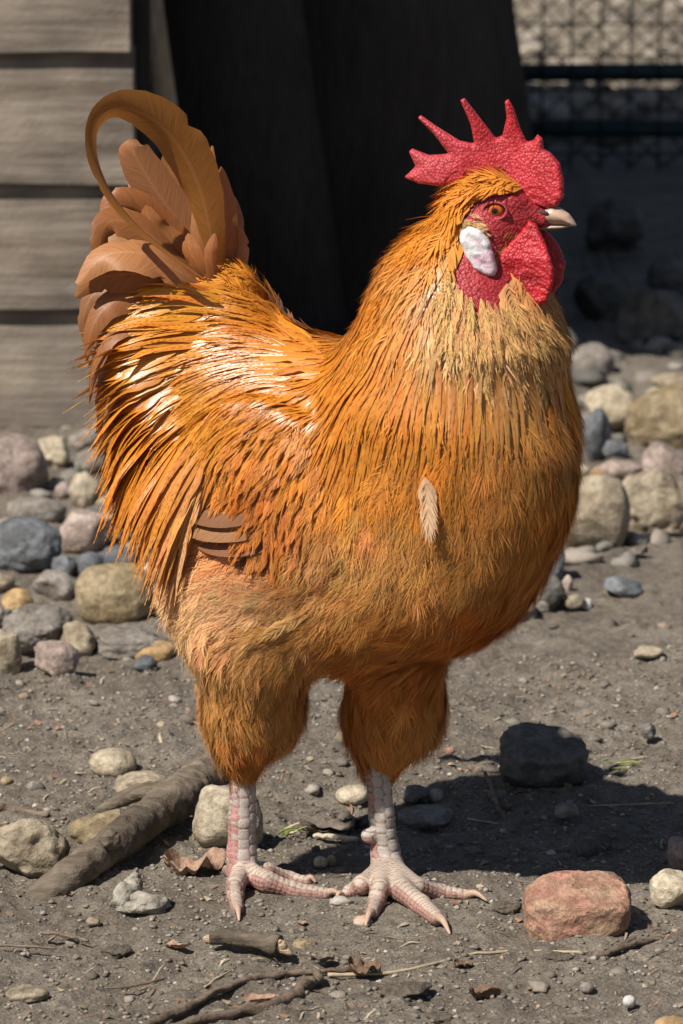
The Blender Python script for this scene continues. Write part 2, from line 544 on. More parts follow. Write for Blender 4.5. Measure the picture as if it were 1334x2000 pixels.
def twig(pts_px, rad_px, mat, label, name='twig', cat='twig', seed=0, n=None, rough=0.25, lift=0.6, group=None, heights=None):
    """pts_px: pixels of points lying on the soil"""
    P = []
    px = None
    for k, (u, v) in enumerate(pts_px):
        g = at_z(u, v, 0.0); px = FPX / ((g - CAM) @ CF)
        r = (rad_px if np.isscalar(rad_px) else rad_px[min(k, len(rad_px) - 1)]) / px
        z = r * lift + (heights[k] if heights else 0)
        P.append(at_z(u, v, z))
    n = n or 8 * len(P)
    path = spline(P, n)
    rr = np.interp(np.linspace(0, 1, n), np.linspace(0, 1, 1 if np.isscalar(rad_px) else len(rad_px)), np.atleast_1d(np.asarray(rad_px, float))) / px
    rng = np.random.default_rng(seed)
    o0 = path[0].copy()
    path = path + np.stack([fbm2(np.arange(n) * 0.5, np.full(n, 3.1), 2, seed + k) for k in range(3)], -1) * rr.mean() * 0.35
    V, Fs = tube(path - o0, rr, 10, rough, seed)
    o = link(name, mesh_np(name, V, Fs), M[mat], loc=o0)
    if label: tag(o, label, cat, group)
    return o

# ================================================================== SETTING
def box_mesh(name, x0, x1, y0, y1, z0, z1, bev=0.002, nx=1, jit=0.0, seed=0, c=None):
    import bmesh
    bm = bmesh.new()
    bmesh.ops.create_cube(bm, size=1.0)
    c = np.array([(x0 + x1) / 2, (y0 + y1) / 2, (z0 + z1) / 2]) if c is None else c
    for v in bm.verts:
        v.co = Vector(((x0 if v.co.x < 0 else x1) - c[0], (y0 if v.co.y < 0 else y1) - c[1], (z0 if v.co.z < 0 else z1) - c[2]))
    if nx > 1:
        ed = [e for e in bm.edges if abs((e.verts[0].co - e.verts[1].co).x) > 1e-6]
        bmesh.ops.subdivide_edges(bm, edges=ed, cuts=nx - 1, use_grid_fill=True)
    if bev: bmesh.ops.bevel(bm, geom=[e for e in bm.edges if e.calc_face_angle(0) > 0.5], offset=bev, segments=2, affect='EDGES')
    if jit:
        for v in bm.verts:
            v.co.z += jit * mnoise.noise(Vector((v.co.x * 6, seed * 3.7, 0.5 if v.co.z > 0 else 4.5)))
            v.co.y += jit * 0.6 * mnoise.noise(Vector((v.co.x * 4, seed * 1.7, v.co.z * 3)))
    me = bpy.data.meshes.new(name); bm.to_mesh(me); bm.free()
    for p in me.polygons: p.use_smooth = False
    return me, c

# ---- wooden coop: lapped siding on the sunny front, its corner ends at u = 268
base_pt = at_z(200, 838, 0.0)
WY = base_pt[1]                                   # plane of the siding front
xr = at_y(270, 260, WY)[0]                        # right end of the boards
coop = empty('chicken_coop', (xr - 0.6, WY + 0.7, 0))
tag(coop, 'wooden chicken coop with weathered grey lapped siding beside the dark leaning board', 'coop')
def coop_part(name, me, c, mat):
    return link(name, me, M[mat], coop, loc=c)
XL = xr - 1.35; DEPTH = 2.8; HC = 1.55
edges = [838, 604, 362, 107, -150, -405, -660, -915]          # lower edge of each visible board, then the rest upwards
zs = [at_y(150, e, WY)[2] for e in edges]
sp = zs[2] - zs[1]
while zs[-1] < HC: zs.append(zs[-1] + sp)
for i in range(len(zs) - 1):
    z0, z1 = zs[i], zs[i + 1] + 0.012
    me, c = box_mesh('board', XL, xr - 0.002 * (i % 3) + [0.006, 0.003, 0.0, -0.007][i % 4], -0.011, 0.011, z0, z1, 0.002, 40, 0.004, i)
    o = coop_part('board', me, np.array([c[0], WY + 0.012, c[2]]), 'siding')
    o.rotation_euler = (math.radians(-5.0), 0, 0)               # each board laps over the one below
zt = zs[-1]
me, c = box_mesh('side_wall', xr - 0.05, xr - 0.03, WY + 0.045, WY + DEPTH, 0.02, zt, 0.001); coop_part('side_wall', me, c, 'dark_panel')
me, c = box_mesh('side_wall', XL, XL + 0.02, WY + 0.045, WY + DEPTH, 0.02, zt, 0.001); coop_part('side_wall', me, c, 'dark_panel')
me, c = box_mesh('inner_wall', XL + 0.03, xr - 0.06, WY + 0.047, WY + 0.06, 0.02, zt - 0.01, 0.001); coop_part('inner_wall', me, c, 'dark_panel')
me, c = box_mesh('back_wall', XL + 0.025, xr - 0.055, WY + DEPTH - 0.03, WY + DEPTH - 0.005, 0.02, zt - 0.01, 0.001); coop_part('back_wall', me, c, 'dark_panel')
me, c = box_mesh('corner_post', xr - 0.028, xr + 0.012, WY + 0.040, WY + 0.085, 0.0, zt, 0.002); coop_part('corner_post', me, c, 'dark_panel')
me, c = box_mesh('roof', XL - 0.08, xr + 0.10, WY - 0.42, WY + DEPTH + 0.1, zt + 0.003, zt + 0.035, 0.003); coop_part('roof', me, c, 'roof')  # out of view; front overhang added to bring its cast shadow forward

# ---- dark stained board leaning beside the coop
PY = WY + 0.55
pa = at_y(318, 0, PY); pb = at_y(1001, 0, PY + 0.08); pc = at_y(1046, 300, PY + 0.05); pd = at_y(352, 245, PY - 0.03)
def lean_board():
    # plane through the upper corners, leaning back; extended to the soil and above the frame
    def along(p, q, z):
        return p + (q - p) * ((z - p[2]) / (q[2] - p[2]))
    zt = 1.25
    L0, L1 = along(pa, pd, 0.0), along(pa, pd, zt); R0, R1 = along(pb, pc, 0.0), along(pb, pc, zt)
    root = empty('leaning_board', tuple((L0 + R0) / 2))
    tag(root, 'tall black stained wooden board leaning in the shade beside the coop', 'board')
    nrm = unit(np.cross(R0 - L0, L1 - L0)); nrm = nrm if nrm[1] < 0 else -nrm
    def slab(name, A, B, Cc, D, th, mat, nudge=0.0):
        f = [A + nrm * nudge, B + nrm * nudge, Cc + nrm * nudge, D + nrm * nudge]; b = [p - nrm * th for p in f]
        V = np.array(f + b) - np.array(root.location)
        Fq = np.array([[0, 1, 2, 3], [5, 4, 7, 6], [1, 0, 4, 5], [2, 1, 5, 6], [3, 2, 6, 7], [0, 3, 7, 4]])
        return link(name, mesh_np(name, V, [Fq], smooth=False), M[mat], root, loc=np.array(root.location))
    def P(s, t):
        a = L0 + (R0 - L0) * s; b = L1 + (R1 - L1) * s
        return a + (b - a) * t
    cuts = [0.0, 0.40, 1.0]
    for k in range(2):
        s0, s1 = cuts[k] + 0.001, cuts[k + 1] - 0.001
        slab('plank', P(s0, 0), P(s1, 0), P(s1, 1), P(s0, 1), 0.022, 'dark_panel', 0.002 * k)
    slab('edge_batten', P(-0.062, 0), P(-0.003, 0), P(-0.003, 1), P(-0.062, 1), 0.03, 'sunlit_raw_edge', 0.006)
    return root
lean_board()

# ---- wire fence behind: rails, square mesh and diagonal wires
FY = at_z(1200, 330, 0)[1]
def fence():
    root = empty('wire_fence', (0.4, FY, 0))
    tag(root, 'wire mesh fence with dark green tube rails behind the shaded ground', 'fence')
    def bar(name, a, b, r, mat, seg=8):
        V, F = tube(np.array([a, (np.array(a) + b) / 2, b]) - np.array(root.location), r, seg)
        return link(name, mesh_np(name, V, F), M[mat], root, loc=np.array(root.location))
    x0, x1 = -0.35, 1.5
    zr = at_y(1180, 145, FY)[2]
    zl = at_y(1180, 256, FY)[2]
    bar('rail', (x0, FY, zr), (x1, FY, zr + 0.008), 0.0165, 'green_tube', 16)
    bar('lower_rail', (x0, FY + 0.02, zl), (x1, FY + 0.02, zl), 0.014, 'green_tube', 16)
    for xp in (x0, x1): bar('post', (xp, FY + 0.03, -0.05), (xp, FY + 0.03, 1.1), 0.02, 'green_tube', 16)
    zt = 0.95
    z = 0.03; k = 0
    while z < zt:
        bar('wire', (x0, FY - 0.0195, z), (x1, FY - 0.0195, z), 0.0024, 'wire', 6); z += 0.0575
    x = x0 + 0.03
    while x < x1:
        bar('wire', (x, FY - 0.022, 0.0), (x, FY - 0.022, zt), 0.0024, 'wire', 6); x += 0.052
    # chain link: each wire zigzags up the fence
    d = 0.062; x = x0
    k = 0
    while x < x1:
        nz = int(zt / (d * 0.5)); zz = np.arange(nz + 1) * d * 0.5
        xx = x + np.where(np.arange(nz + 1) % 2 == 0, 0, d * 0.5) + (0 if k % 2 == 0 else 0)
        yy = FY + 0.034 + np.where(np.arange(nz + 1) % 2 == 0, 0.002, -0.002)
        for sg in (0, 1):
            X2 = xx if sg == 0 else 2 * (x + d * 0.5) - xx
            V, F = tube(np.stack([X2, yy, zz], -1) - np.array(root.location), 0.0026, 6)
            link('wire', mesh_np('wire', V, F), M['wire'], root, loc=np.array(root.location))
        x += d; k += 1
fence()

# ---- stones: pixel box, material, label
ST = [
 # left heap, in front of the coop
 (-60,845,98,992,'stone_pink','large smooth rounded pinkish grey boulder under the coop siding',101,0,.06,.9,2.3,-4),
 (68,848,136,932,'stone_cream','knobbly cream stone wedged behind the large pinkish boulder',102,4,.22,.9,2,0),
 (134,838,196,888,'stone_grey','low grey stone tucked under the lowest siding board',103,2,.1,.9,2.2,10),
 (148,873,215,932,'stone_grey','round grey stone behind the small white nubbly stone',104,0,.06,.9,2,0),
 (133,921,200,996,'stone_cream','small nubbly whitish round stone in the left heap',105,0,.14,.9,2,0),
 (107,941,142,976,'stone_pink','small pinkish pebble beside the nubbly whitish stone',106,1,.1,.9,2,0),
 (182,966,228,998,'stone_cream','small cream pebble under the hanging saddle feathers',107,0,.08,.9,2,0),
 (12,969,132,1026,'stone_grey','long low grey stone behind the dark blue boulder',108,0,.08,.7,2.4,-3),
 (-42,1006,126,1134,'stone_blue','large dark blue grey boulder in the left heap',109,1,.08,.85,2.2,8),
 (110,994,240,1092,'stone_pink','blocky pinkish grey stone right of the dark blue boulder',110,3,.08,.85,2.6,0),
 (100,1082,150,1132,'stone_blue','small pitted blue grey stone below the blocky pink one',111,2,.2,.9,2,0),
 (138,1078,206,1142,'stone_blue','blue grey stone behind the big ochre dome',112,1,.08,.9,2,10),
 (198,1062,275,1114,'stone_blue','flat blue stone half hidden behind the ochre dome',113,2,.08,.9,2.3,-5),
 (63,1112,152,1184,'stone_grey','grey brown stone left of the ochre dome',114,2,.1,.9,2.2,-12),
 (146,1100,302,1230,'stone_ochre','big smooth ochre dome shaped stone below the saddle feathers',115,0,.05,.85,2.5,4),
 (278,1098,312,1134,'stone_cream','cream pebble behind the ochre dome',116,0,.1,.9,2,0),
 (4,1148,64,1206,'stone_orange','peach coloured angular stone in the left heap',117,3,.1,.9,2,30),
 (-30,1118,30,1160,'stone_tan','brown tan stone below the dark blue boulder',118,1,.1,.9,2,0),
 (-44,1180,24,1232,'stone_grey','plain grey stone below the peach coloured one',119,1,.08,.9,2,0),
 (0,1172,152,1290,'stone_grey','broad rough grey slab stone behind the pink angular stone',120,4,.15,.8,2.3,-10),
 (108,1212,194,1292,'stone_tan','rough tan stone between the grey slab and the ochre dome',121,3,.12,.9,2.2,0),
 (172,1224,330,1290,'stone_grey','flat pale slab under the ochre dome',122,3,.1,.7,2.6,0),
 (254,1250,344,1300,'stone_orange','peach stone with smooth top at the edge of the soil',123,1,.1,.9,2.2,3),
 (258,1277,308,1314,'stone_blue','small bluish stone in front of the peach stone',124,3,.15,.9,2,0),
 (62,1252,154,1328,'stone_pink','pink angular stone at the front of the left heap',125,5,.08,.9,2.6,-12),
 (-30,1230,44,1334,'stone_tan','tall tan stone left of the pink angular stone',126,2,.1,.8,2.2,0),
 (-22,1268,30,1310,'stone_dark','small dark grey stone leaning on the tall tan stone',127,1,.1,.6,2,10),
 # right heap
 (1136,750,1252,856,'stone_cream','angular cream stone at the edge of the shade',201,5,.08,.9,2.5,-18),
 (1214,752,1420,888,'stone_ochre','big yellowish stone beside the angular cream one',202,3,.08,.8,2.5,12),
 (1128,796,1194,918,'stone_blue','dark blue grey stone below the angular cream one',203,2,.1,.8,2.2,0),
 (1172,856,1228,908,'stone_blue','grey wedge between the dark stone and the yellowish one',204,3,.1,.9,2,0),
 (1174,895,1252,940,'stone_pink','small pale pink stone lying on the right heap',205,4,.08,.9,2.4,6),
 (1248,860,1352,965,'stone_pink','pinkish grey stone below the big yellowish one',206,2,.08,.9,2.3,0),
 (1198,905,1380,1060,'stone_tan','big grey tan boulder with a dark pit',207,4,.12,.85,2.5,8),
 (1098,922,1232,1102,'stone_tan','tall smooth tan boulder beside the breast of the rooster',208,1,.05,.85,2.6,-6),
 (1146,913,1180,938,'stone_orange','tiny orange pebble on top of the tall tan boulder',209,1,.1,.9,2,0),
 (1122,908,1152,934,'stone_cream','tiny cream pebble beside the orange one',210,1,.1,.9,2,0),
 (1034,1046,1104,1150,'stone_blue','bluish stone half hidden behind the breast of the rooster',211,1,.1,.9,2.2,0),
 (1034,1116,1106,1196,'stone_dark','wet looking dark rough stone at the foot of the heap',212,4,.2,.9,2.2,0),
 (960,1150,1050,1228,'stone_grey','brownish grey round stone under the breast of the rooster',213,1,.1,.9,2.2,0),
 (1046,1172,1074,1200,'stone_grey','small grey cube shaped pebble beside the brownish stone',214,4,.1,.9,3,0),
 (1098,1122,1120,1166,'stone_pink','small upright pinkish chip at the foot of the tall boulder',215,4,.1,.6,2.4,0),
 (1100,1158,1142,1192,'stone_tan','small tan stone beside the white pebble',216,2,.1,.9,2,0),
 (1133,1168,1158,1194,'stone_white','small bright white pebble on the soil',217,2,.1,.9,2,0),
 (1178,1128,1258,1170,'stone_blue','flat blue grey stone sunk in the soil',218,3,.08,.9,2.4,-4),
 # stones in the coop's shadow
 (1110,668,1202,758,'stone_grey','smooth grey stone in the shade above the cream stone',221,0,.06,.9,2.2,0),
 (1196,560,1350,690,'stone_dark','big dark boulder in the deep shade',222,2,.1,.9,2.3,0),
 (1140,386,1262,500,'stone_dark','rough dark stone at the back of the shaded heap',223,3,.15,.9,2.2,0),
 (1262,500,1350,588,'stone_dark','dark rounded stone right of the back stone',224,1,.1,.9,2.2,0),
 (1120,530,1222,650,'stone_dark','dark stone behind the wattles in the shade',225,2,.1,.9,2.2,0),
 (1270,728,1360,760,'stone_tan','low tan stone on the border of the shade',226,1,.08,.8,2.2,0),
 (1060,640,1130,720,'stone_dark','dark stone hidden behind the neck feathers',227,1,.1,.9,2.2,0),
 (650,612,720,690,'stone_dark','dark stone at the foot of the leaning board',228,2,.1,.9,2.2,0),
 # loose stones on the soil
 (172,1461,267,1520,'stone_cream','smooth oval cream stone behind the thick root',301,0,.05,.9,2.2,-6),
 (222,1503,330,1562,'stone_tan','flat tan stone lying under the thick root',302,3,.08,.9,2.6,6),
 (-40,1586,138,1724,'stone_tan','large rough tan stone touching the thick root',303,3,.12,.85,2.4,-4),
 (128,1586,250,1654,'stone_ochre','yellowish flat stone wedged against the thick root',304,3,.12,.7,2.4,14),
 (377,1532,520,1676,'stone_cream','mottled white stone behind the foot beside the thick root',305,3,.08,.8,2.6,-12),
 (655,1532,724,1573,'stone_cream','small smooth cream pebble between the legs',306,0,.04,.9,2.2,3),
 (656,1422,702,1456,'stone_cream','small pale pebble behind the far leg',307,0,.06,.9,2.2,0),
 (640,1450,684,1474,'stone_dark','flat dark chip behind the far leg',308,3,.1,.8,2.6,-8),
 (1018,1702,1236,1834,'stone_red','reddish pink rough rock on the soil in the foreground',345,2,.07,.8,2.5,5),
 (1268,1700,1370,1780,'stone_cream','cream rock at the right beside the reddish rock',310,3,.08,.9,2.4,-8),
 (970,1420,1150,1552,'stone_dark','dome shaped brown stone lying in the shadow of the rooster',311,1,.08,.85,2.4,-8),
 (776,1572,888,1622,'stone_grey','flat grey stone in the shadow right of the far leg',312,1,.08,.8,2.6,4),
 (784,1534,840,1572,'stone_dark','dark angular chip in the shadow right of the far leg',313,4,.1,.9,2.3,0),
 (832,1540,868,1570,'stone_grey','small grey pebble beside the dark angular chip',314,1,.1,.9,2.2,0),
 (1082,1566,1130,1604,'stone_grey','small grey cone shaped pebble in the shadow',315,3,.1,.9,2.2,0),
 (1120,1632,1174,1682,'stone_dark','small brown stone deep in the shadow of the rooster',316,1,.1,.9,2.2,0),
 (1300,1628,1380,1712,'stone_pink','rounded stone at the edge of the shadow above the cream rock',317,1,.1,.9,2.2,0),
 (10,1922,98,1956,'stone_tan','flat tan stone sunk in the soil in the foreground',318,1,.08,.8,2.5,3),
 (570,1833,618,1856,'stone_ochre','small flat yellowish stone beside the broken stick',319,1,.08,.9,2.4,0),
 (612,1672,640,1696,'stone_cream','small pale pebble next to the near foot',320,0,.08,.9,2.2,0),
 (636,1670,656,1692,'stone_ochre','small ochre pebble next to the pale one',321,1,.08,.9,2.2,0),
 (1276,1984,1350,2030,'stone_orange','peach pebble at the bottom edge of the soil',322,0,.06,.9,2.2,0),
 (1216,1944,1242,1968,'stone_white','small off white pebble near the peach pebble',323,0,.06,.9,2.2,0),
 (1132,1918,1160,1940,'stone_grey','small grey pebble in the foreground soil',324,0,.06,.9,2.2,0),
 (1238,1262,1296,1286,'stone_tan','flat tan pebble on the open soil behind the rooster',325,1,.06,.9,2.4,0),
 (1252,1412,1282,1444,'stone_dark','small black angular pebble on the open soil',326,4,.1,.9,2.2,0),
 (168,1790,196,1812,'stone_tan','small tan pebble below the chalky bark chunk',327,1,.08,.9,2.2,0),
 (866,1458,888,1476,'stone_red','small brick red chip on the soil',328,3,.1,.9,2.4,0),
 (0,1516,26,1534,'stone_ochre','small ochre pebble left of the oval cream stone',329,1,.08,.9,2.2,0),
]
for r in ST:
    stone(r[0], r[1], r[2], r[3], r[4], r[5], r[6], r[7] + (1 if r[7] else 0), r[8] * 1.4, r[9], r[10], r[11], sub=(5 if (r[2] - r[0]) > 150 else 4 if (r[2] - r[0]) > 50 else 3))
# stones of the same heap that the bird hides
for k, (u, v, w) in enumerate([(380, 1060, 110), (470, 980, 120), (560, 1080, 110), (640, 960, 130), (760, 1060, 120), (860, 950, 120), (930, 1080, 110), (700, 870, 120), (520, 850, 110), (990, 860, 110), (1010, 990, 110), (380, 900, 110)]):
    stone(u - w / 2, v - w * 0.4, u + w / 2, v + w * 0.4, ['stone_grey', 'stone_tan', 'stone_pink', 'stone_dark'][k % 4], 'rounded stone of the heap hidden behind the body of the rooster', 400 + k, k % 3, .08, .9, 2.3, 0, group='stones hidden behind the rooster', sub=3)

# ---- gravel: grit over the soil and the sunlit pebbles beyond the fence
def gravel(name, n, xr_, yr_, size, cols, label, rng, sub=1, flat=0.7, power=2.2, keep=None):
    V0, F0 = ICO[sub]
    x = rng.uniform(*xr_, n); y = rng.uniform(*yr_, n)
    if keep is not None:
        k = keep(x, y); x, y = x[k], y[k]; n = len(x)
    r = size[0] + (size[1] - size[0]) * rng.random(n) ** power
    z = ground_h(x, y) + r * 0.15
    sc = np.stack([r * rng.uniform(0.7, 1.3, n), r * rng.uniform(0.7, 1.3, n), r * flat * rng.uniform(0.6, 1.1, n)], -1)
    a = rng.uniform(0, 2 * np.pi, n); ca, sa = np.cos(a), np.sin(a)
    W = V0[None] * sc[:, None, :] * (1 + rng.uniform(-0.28, 0.28, (n, len(V0), 1)))
    X = W[..., 0] * ca[:, None] - W[..., 1] * sa[:, None]; Y = W[..., 0] * sa[:, None] + W[..., 1] * ca[:, None]
    V = np.stack([X + x[:, None], Y + y[:, None], W[..., 2] + z[:, None]], -1)
    c = np.array(cols)[rng.integers(0, len(cols), n)] * rng.uniform(0.7, 1.3, n)[:, None]
    C = np.ones((n, len(V0), 4)); C[..., :3] = np.clip(c, 0, 0.9)[:, None, :]
    F = (F0[None] + (np.arange(n) * len(V0))[:, None, None]).reshape(-1, 3)
    o = link(name, mesh_np(name, V.reshape(-1, 3), [F], smooth=False, col=C.reshape(-1, 4)), M['gravel'])
    tag(o, label, 'gravel', kind='stuff')
SOILC = [(0.17, 0.145, 0.115), (0.20, 0.17, 0.135), (0.14, 0.12, 0.095), (0.18, 0.155, 0.125), (0.25, 0.215, 0.18)]
gravel('grit', 20000, (-0.33, 0.33), (-0.34, 0.75), (0.0004, 0.0028), SOILC * 4 + [(0.34, 0.30, 0.25), (0.28, 0.19, 0.14)], 'fine grit and crumbs scattered over the bare soil', np.random.default_rng(3), power=3.5)
gravel('grit', 420, (-0.36, 0.36), (-0.34, 0.9), (0.0015, 0.0075), SOILC * 2 + [(0.36, 0.32, 0.27), (0.33, 0.24, 0.18)], 'coarser crumbs and gravel scattered over the bare soil', np.random.default_rng(4), sub=2, power=3.0)
gravel('gravel', 8000, (-0.5, 1.8), (FY + 0.35, FY + 8.0), (0.008, 0.034), [(0.20, 0.165, 0.12), (0.17, 0.14, 0.105), (0.24, 0.20, 0.155), (0.14, 0.115, 0.09), (0.30, 0.26, 0.21)], 'sunlit tan pebbles covering the ground beyond the wire fence', np.random.default_rng(5), sub=2, power=1.6)
gravel('rubble', 500, (-0.8, 0.9), (WY - 0.75, WY + 0.6), (0.008, 0.022), [(0.2, 0.18, 0.15), (0.15, 0.14, 0.12), (0.26, 0.22, 0.18)], 'small rubble filling the gaps between the heaped stones', np.random.default_rng(6), sub=2, power=1.5)

# ---- thick root lying across the soil
def root_log():
    path_px = [(48, 1790), (95, 1745), (165, 1690), (235, 1640), (300, 1590), (355, 1552), (392, 1528), (415, 1508)]
    zc = [-0.020, 0.002, 0.017, 0.022, 0.024, 0.026, 0.026, 0.024]
    rr = np.array([36, 36, 36, 37, 40, 44, 44, 34]) / S
    P = [at_z(u, v, z) for (u, v), z in zip(path_px, zc)]
    root = empty('thick_root', tuple(np.array([P[3][0], P[3][1], 0])))
    tag(root, 'thick knotted grey brown root lying half buried beside the near foot', 'root')
    X = spline(P, 130)
    R = np.interp(np.linspace(0, 1, 130), np.linspace(0, 1, 8), rr)
    V, F = tube(X, R * (1 + 0.07 * fbm2(np.arange(130) * 0.09, np.full(130, 2.0), 2, 3)), 40, 0.09, 4)
    V = V + 0.0009 * np.stack([fbm3(V, 120, 3 + k, 3) for k in range(3)], -1)
    link('stem', mesh_np('stem', V - np.array(root.location), F), M['bark'], root, loc=np.array(root.location))
    P2 = [at_z(u, v, z) for (u, v), z in zip([(320, 1545), (285, 1545), (240, 1560), (205, 1580), (188, 1592)], [0.030, 0.030, 0.022, 0.014, 0.006])]
    X = spline(P2, 36); V, F = tube(X, np.linspace(21, 10, 36) / S, 18, 0.16, 9)
    link('side_branch', mesh_np('side_branch', V - np.array(root.location), F), M['bark'], root, loc=np.array(root.location))
    for k, (u, v, z, r) in enumerate([(418, 1493, 0.026, 32), (400, 1510, 0.026, 34), (432, 1512, 0.022, 24), (215, 1640, 0.034, 22)]):
        Vk, Fk = stone_mesh(40 + k, 4, 2, 0.22)
        link('knot', mesh_np('knot', Vk * r / S + at_z(u, v, z) - np.array(root.location), [Fk]), M['bark'], root, loc=np.array(root.location))
root_log()

# ---- broken stick, twigs, straw
def broken_stick():
    a, b = at_z(395, 1833, 0.009), at_z(560, 1850, 0.009)
    root = empty('broken_stick', (a[0], a[1], 0)); tag(root, 'short broken grey stick with splintered ends lying before the near foot', 'stick')
    m1, m2 = at_z(455, 1830, 0.010), at_z(510, 1840, 0.010)
    X = spline([a + (m1 - a) * 0.22, m1, m2, b + (m2 - b) * 0.3], 30)
    V, F = tube(X, np.interp(np.linspace(0, 1, 30), [0, .3, .6, 1], [12, 16, 15, 19]) / S, 18, 0.18, 12)
    link('bark', mesh_np('bark', V - np.array(root.location), F), M['bark'], root, loc=np.array(root.location))
    for k, (p, q, r) in enumerate([(X[2], a, 9), (X[-3], b, 13), (X[-3], b + np.array([0.004, 0, -0.006]), 9), (X[-3], b + np.array([-0.004, 0, 0.005]), 8)]):
        V, F = tube(spline([p, (p + q) / 2, q], 8), np.array([r, r, r * .9, r * .9, r * .8, r * .7, r * .5, r * .25]) / S, 9, 0.35, 5 + k)
        link('splinter', mesh_np('splinter', V - np.array(root.location), F), M['splinter'], root, loc=np.array(root.location))
broken_stick()
twig([(250, 2025), (330, 1985), (400, 1950), (470, 1918), (560, 1902), (640, 1897), (720, 1893)], [10, 9, 8, 7, 6, 5, 4], 'twig', 'long thin brown twig curving across the foreground soil', seed=1, n=60)
twig([(330, 2010), (430, 1985), (520, 1968), (570, 1945), (605, 1920), (626, 1906)], [9, 10, 11, 12, 11, 9], 'twig', 'thick bent twig in front of the long thin one', seed=2, n=50)
twig([(1140, 1880), (1200, 1858), (1260, 1838), (1360, 1822)], [5, 6, 7, 7], 'twig', 'dark twig running from the reddish rock to the right edge', seed=3, n=40)
twig([(1120, 1896), (1165, 1868), (1215, 1846), (1258, 1822)], [3, 4, 5, 4], 'twig', 'short thin twig crossing the dark one below the reddish rock', seed=4, n=30)
twig([(640, 1904), (760, 1900), (850, 1882), (900, 1866), (1000, 1858), (1150, 1860)], [3.5, 3.5, 3, 3, 2.5, 2.5], 'straw', 'very long thin pale stalk across the foreground soil', 'stalk', 'stalk', seed=5, n=60)
twig([(948, 1510), (962, 1540), (975, 1580), (1000, 1615), (1025, 1635)], [4, 4.5, 4, 4, 3], 'twig', 'crooked thin twig standing out in the shadow of the rooster', seed=6, n=36, heights=[0.012, 0.008, 0.004, 0.0, 0.0])
twig([(985, 1578), (1060, 1556), (1130, 1540), (1210, 1512), (1290, 1470)], [6, 7, 6, 6, 4], 'twig', 'knobbly twig beside the dome shaped brown stone', seed=7, n=40)
twig([(312, 1438), (322, 1462), (340, 1478), (372, 1484)], [3.5, 3.5, 3, 2.5], 'straw', 'curved pale stalk behind the thick root', 'stalk', 'stalk', seed=8, n=24, heights=[0.012, 0.004, 0, 0])
twig([(612, 1632), (650, 1634), (696, 1640)], [5, 5.5, 5], 'pale_stick', 'short pale stripped stick beside the spur of the far leg', 'stick', 'stick', seed=9, n=16, rough=0.15)
twig([(78, 1822), (120, 1826), (172, 1838)], [3, 4, 3], 'twig', 'small dark twig left of the chalky bark chunk', seed=10, n=20)
twig([(0, 1846), (50, 1848), (110, 1852)], [2.5, 3, 2], 'twig', 'thin twig at the left edge of the foreground', seed=11, n=20)
twig([(-10, 1578), (40, 1582), (95, 1592)], [9, 8, 6], 'twig', 'grey stick behind the large rough tan stone', 'stick', 'stick', seed=12, n=20)
twig([(205, 1930), (260, 1926), (320, 1912)], [2, 2.5, 2], 'twig', 'reddish hair thin twig in the foreground soil', seed=13, n=20)
twig([(400, 1928), (425, 1910), (452, 1896)], [2.5, 3, 2], 'straw', 'short straw above the long thin brown twig', 'straw', 'straw', seed=14, n=14)
twig([(900, 1448), (960, 1462), (1010, 1456)], [2, 2, 2], 'straw', 'fine straw at the edge of the shadow', 'straw', 'straw', seed=15, n=14)
twig([(860, 1590), (930, 1602), (1010, 1612), (1090, 1604)], [1.8, 2, 2, 1.5], 'straw', 'fine straw lying in the shadow of the rooster', 'straw', 'straw', seed=16, n=24)
twig([(1130, 1575), (1210, 1572), (1320, 1568)], [1.6, 1.8, 1.5], 'straw', 'fine straw at the right of the shadow', 'straw', 'straw', seed=17, n=24)
twig([(1040, 1672), (1080, 1660), (1110, 1652)], [1.6, 1.8, 1.5], 'straw', 'tiny straw beside the small brown stone in shadow', 'straw', 'straw', seed=18, n=12)

# ---- dry leaves, bark flakes, chalky bark chunk
def leaf(u, v, w_px, d_px, mat, label, seed, name='dry_leaf', cat='leaf', curl=0.35, yaw=0.0, lift=0.004, crumple=0.25, th=0.0006):
    r = np.random.default_rng(seed); c = at_z(u, v, lift)
    nx_, ny_ = 22, 12
    s = np.linspace(-1, 1, nx_); t = np.linspace(-1, 1, ny_)
    A, B = np.meshgrid(s, t, indexing='ij')
    half = (1 - np.abs(A) ** 2.2) ** 0.6 * (0.85 + 0.15 * vnoise2(A * 4 + seed, A * 0 + 2, seed))
    L = w_px / S / 2; D = d_px / S / 2 / math.sin(ALPHA) * 0.75
    X = A * L; Y = B * half * D
    Z = curl * L * (B ** 2) * 0.5 + crumple * L * fbm2(A * 2.3 + seed, B * 2.0 + 3, 3, seed) + 0.1 * L * A ** 2
    Z = Z - Z.min() * 0.8
    ca, sa = math.cos(yaw), math.sin(yaw)
    P = np.stack([X * ca - Y * sa, X * sa + Y * ca, Z], -1).reshape(-1, 3)
    i = np.arange(nx_ * ny_).reshape(nx_, ny_)
    Fq = np.stack([i[:-1, :-1], i[1:, :-1], i[1:, 1:], i[:-1, 1:]], -1).reshape(-1, 4)
    V = np.concatenate([P, P - np.array([0, 0, th])]); F2 = np.concatenate([Fq, Fq[:, ::-1] + nx_ * ny_])
    o = link(name, mesh_np(name, V, [F2]), M[mat], loc=(c[0], c[1], 0.001))
    tag(o, label, cat)
leaf(380, 1702, 120, 40, 'dry_leaf', 'crumpled pinkish dry leaf between the thick root and the near foot', 1, crumple=0.30, curl=0.6)
leaf(640, 1610, 120, 40, 'bark_flake', 'broad brown bark flake lying between the legs', 2, 'bark_flake', 'bark', 0.1, 0.3, crumple=0.14, th=0.003)
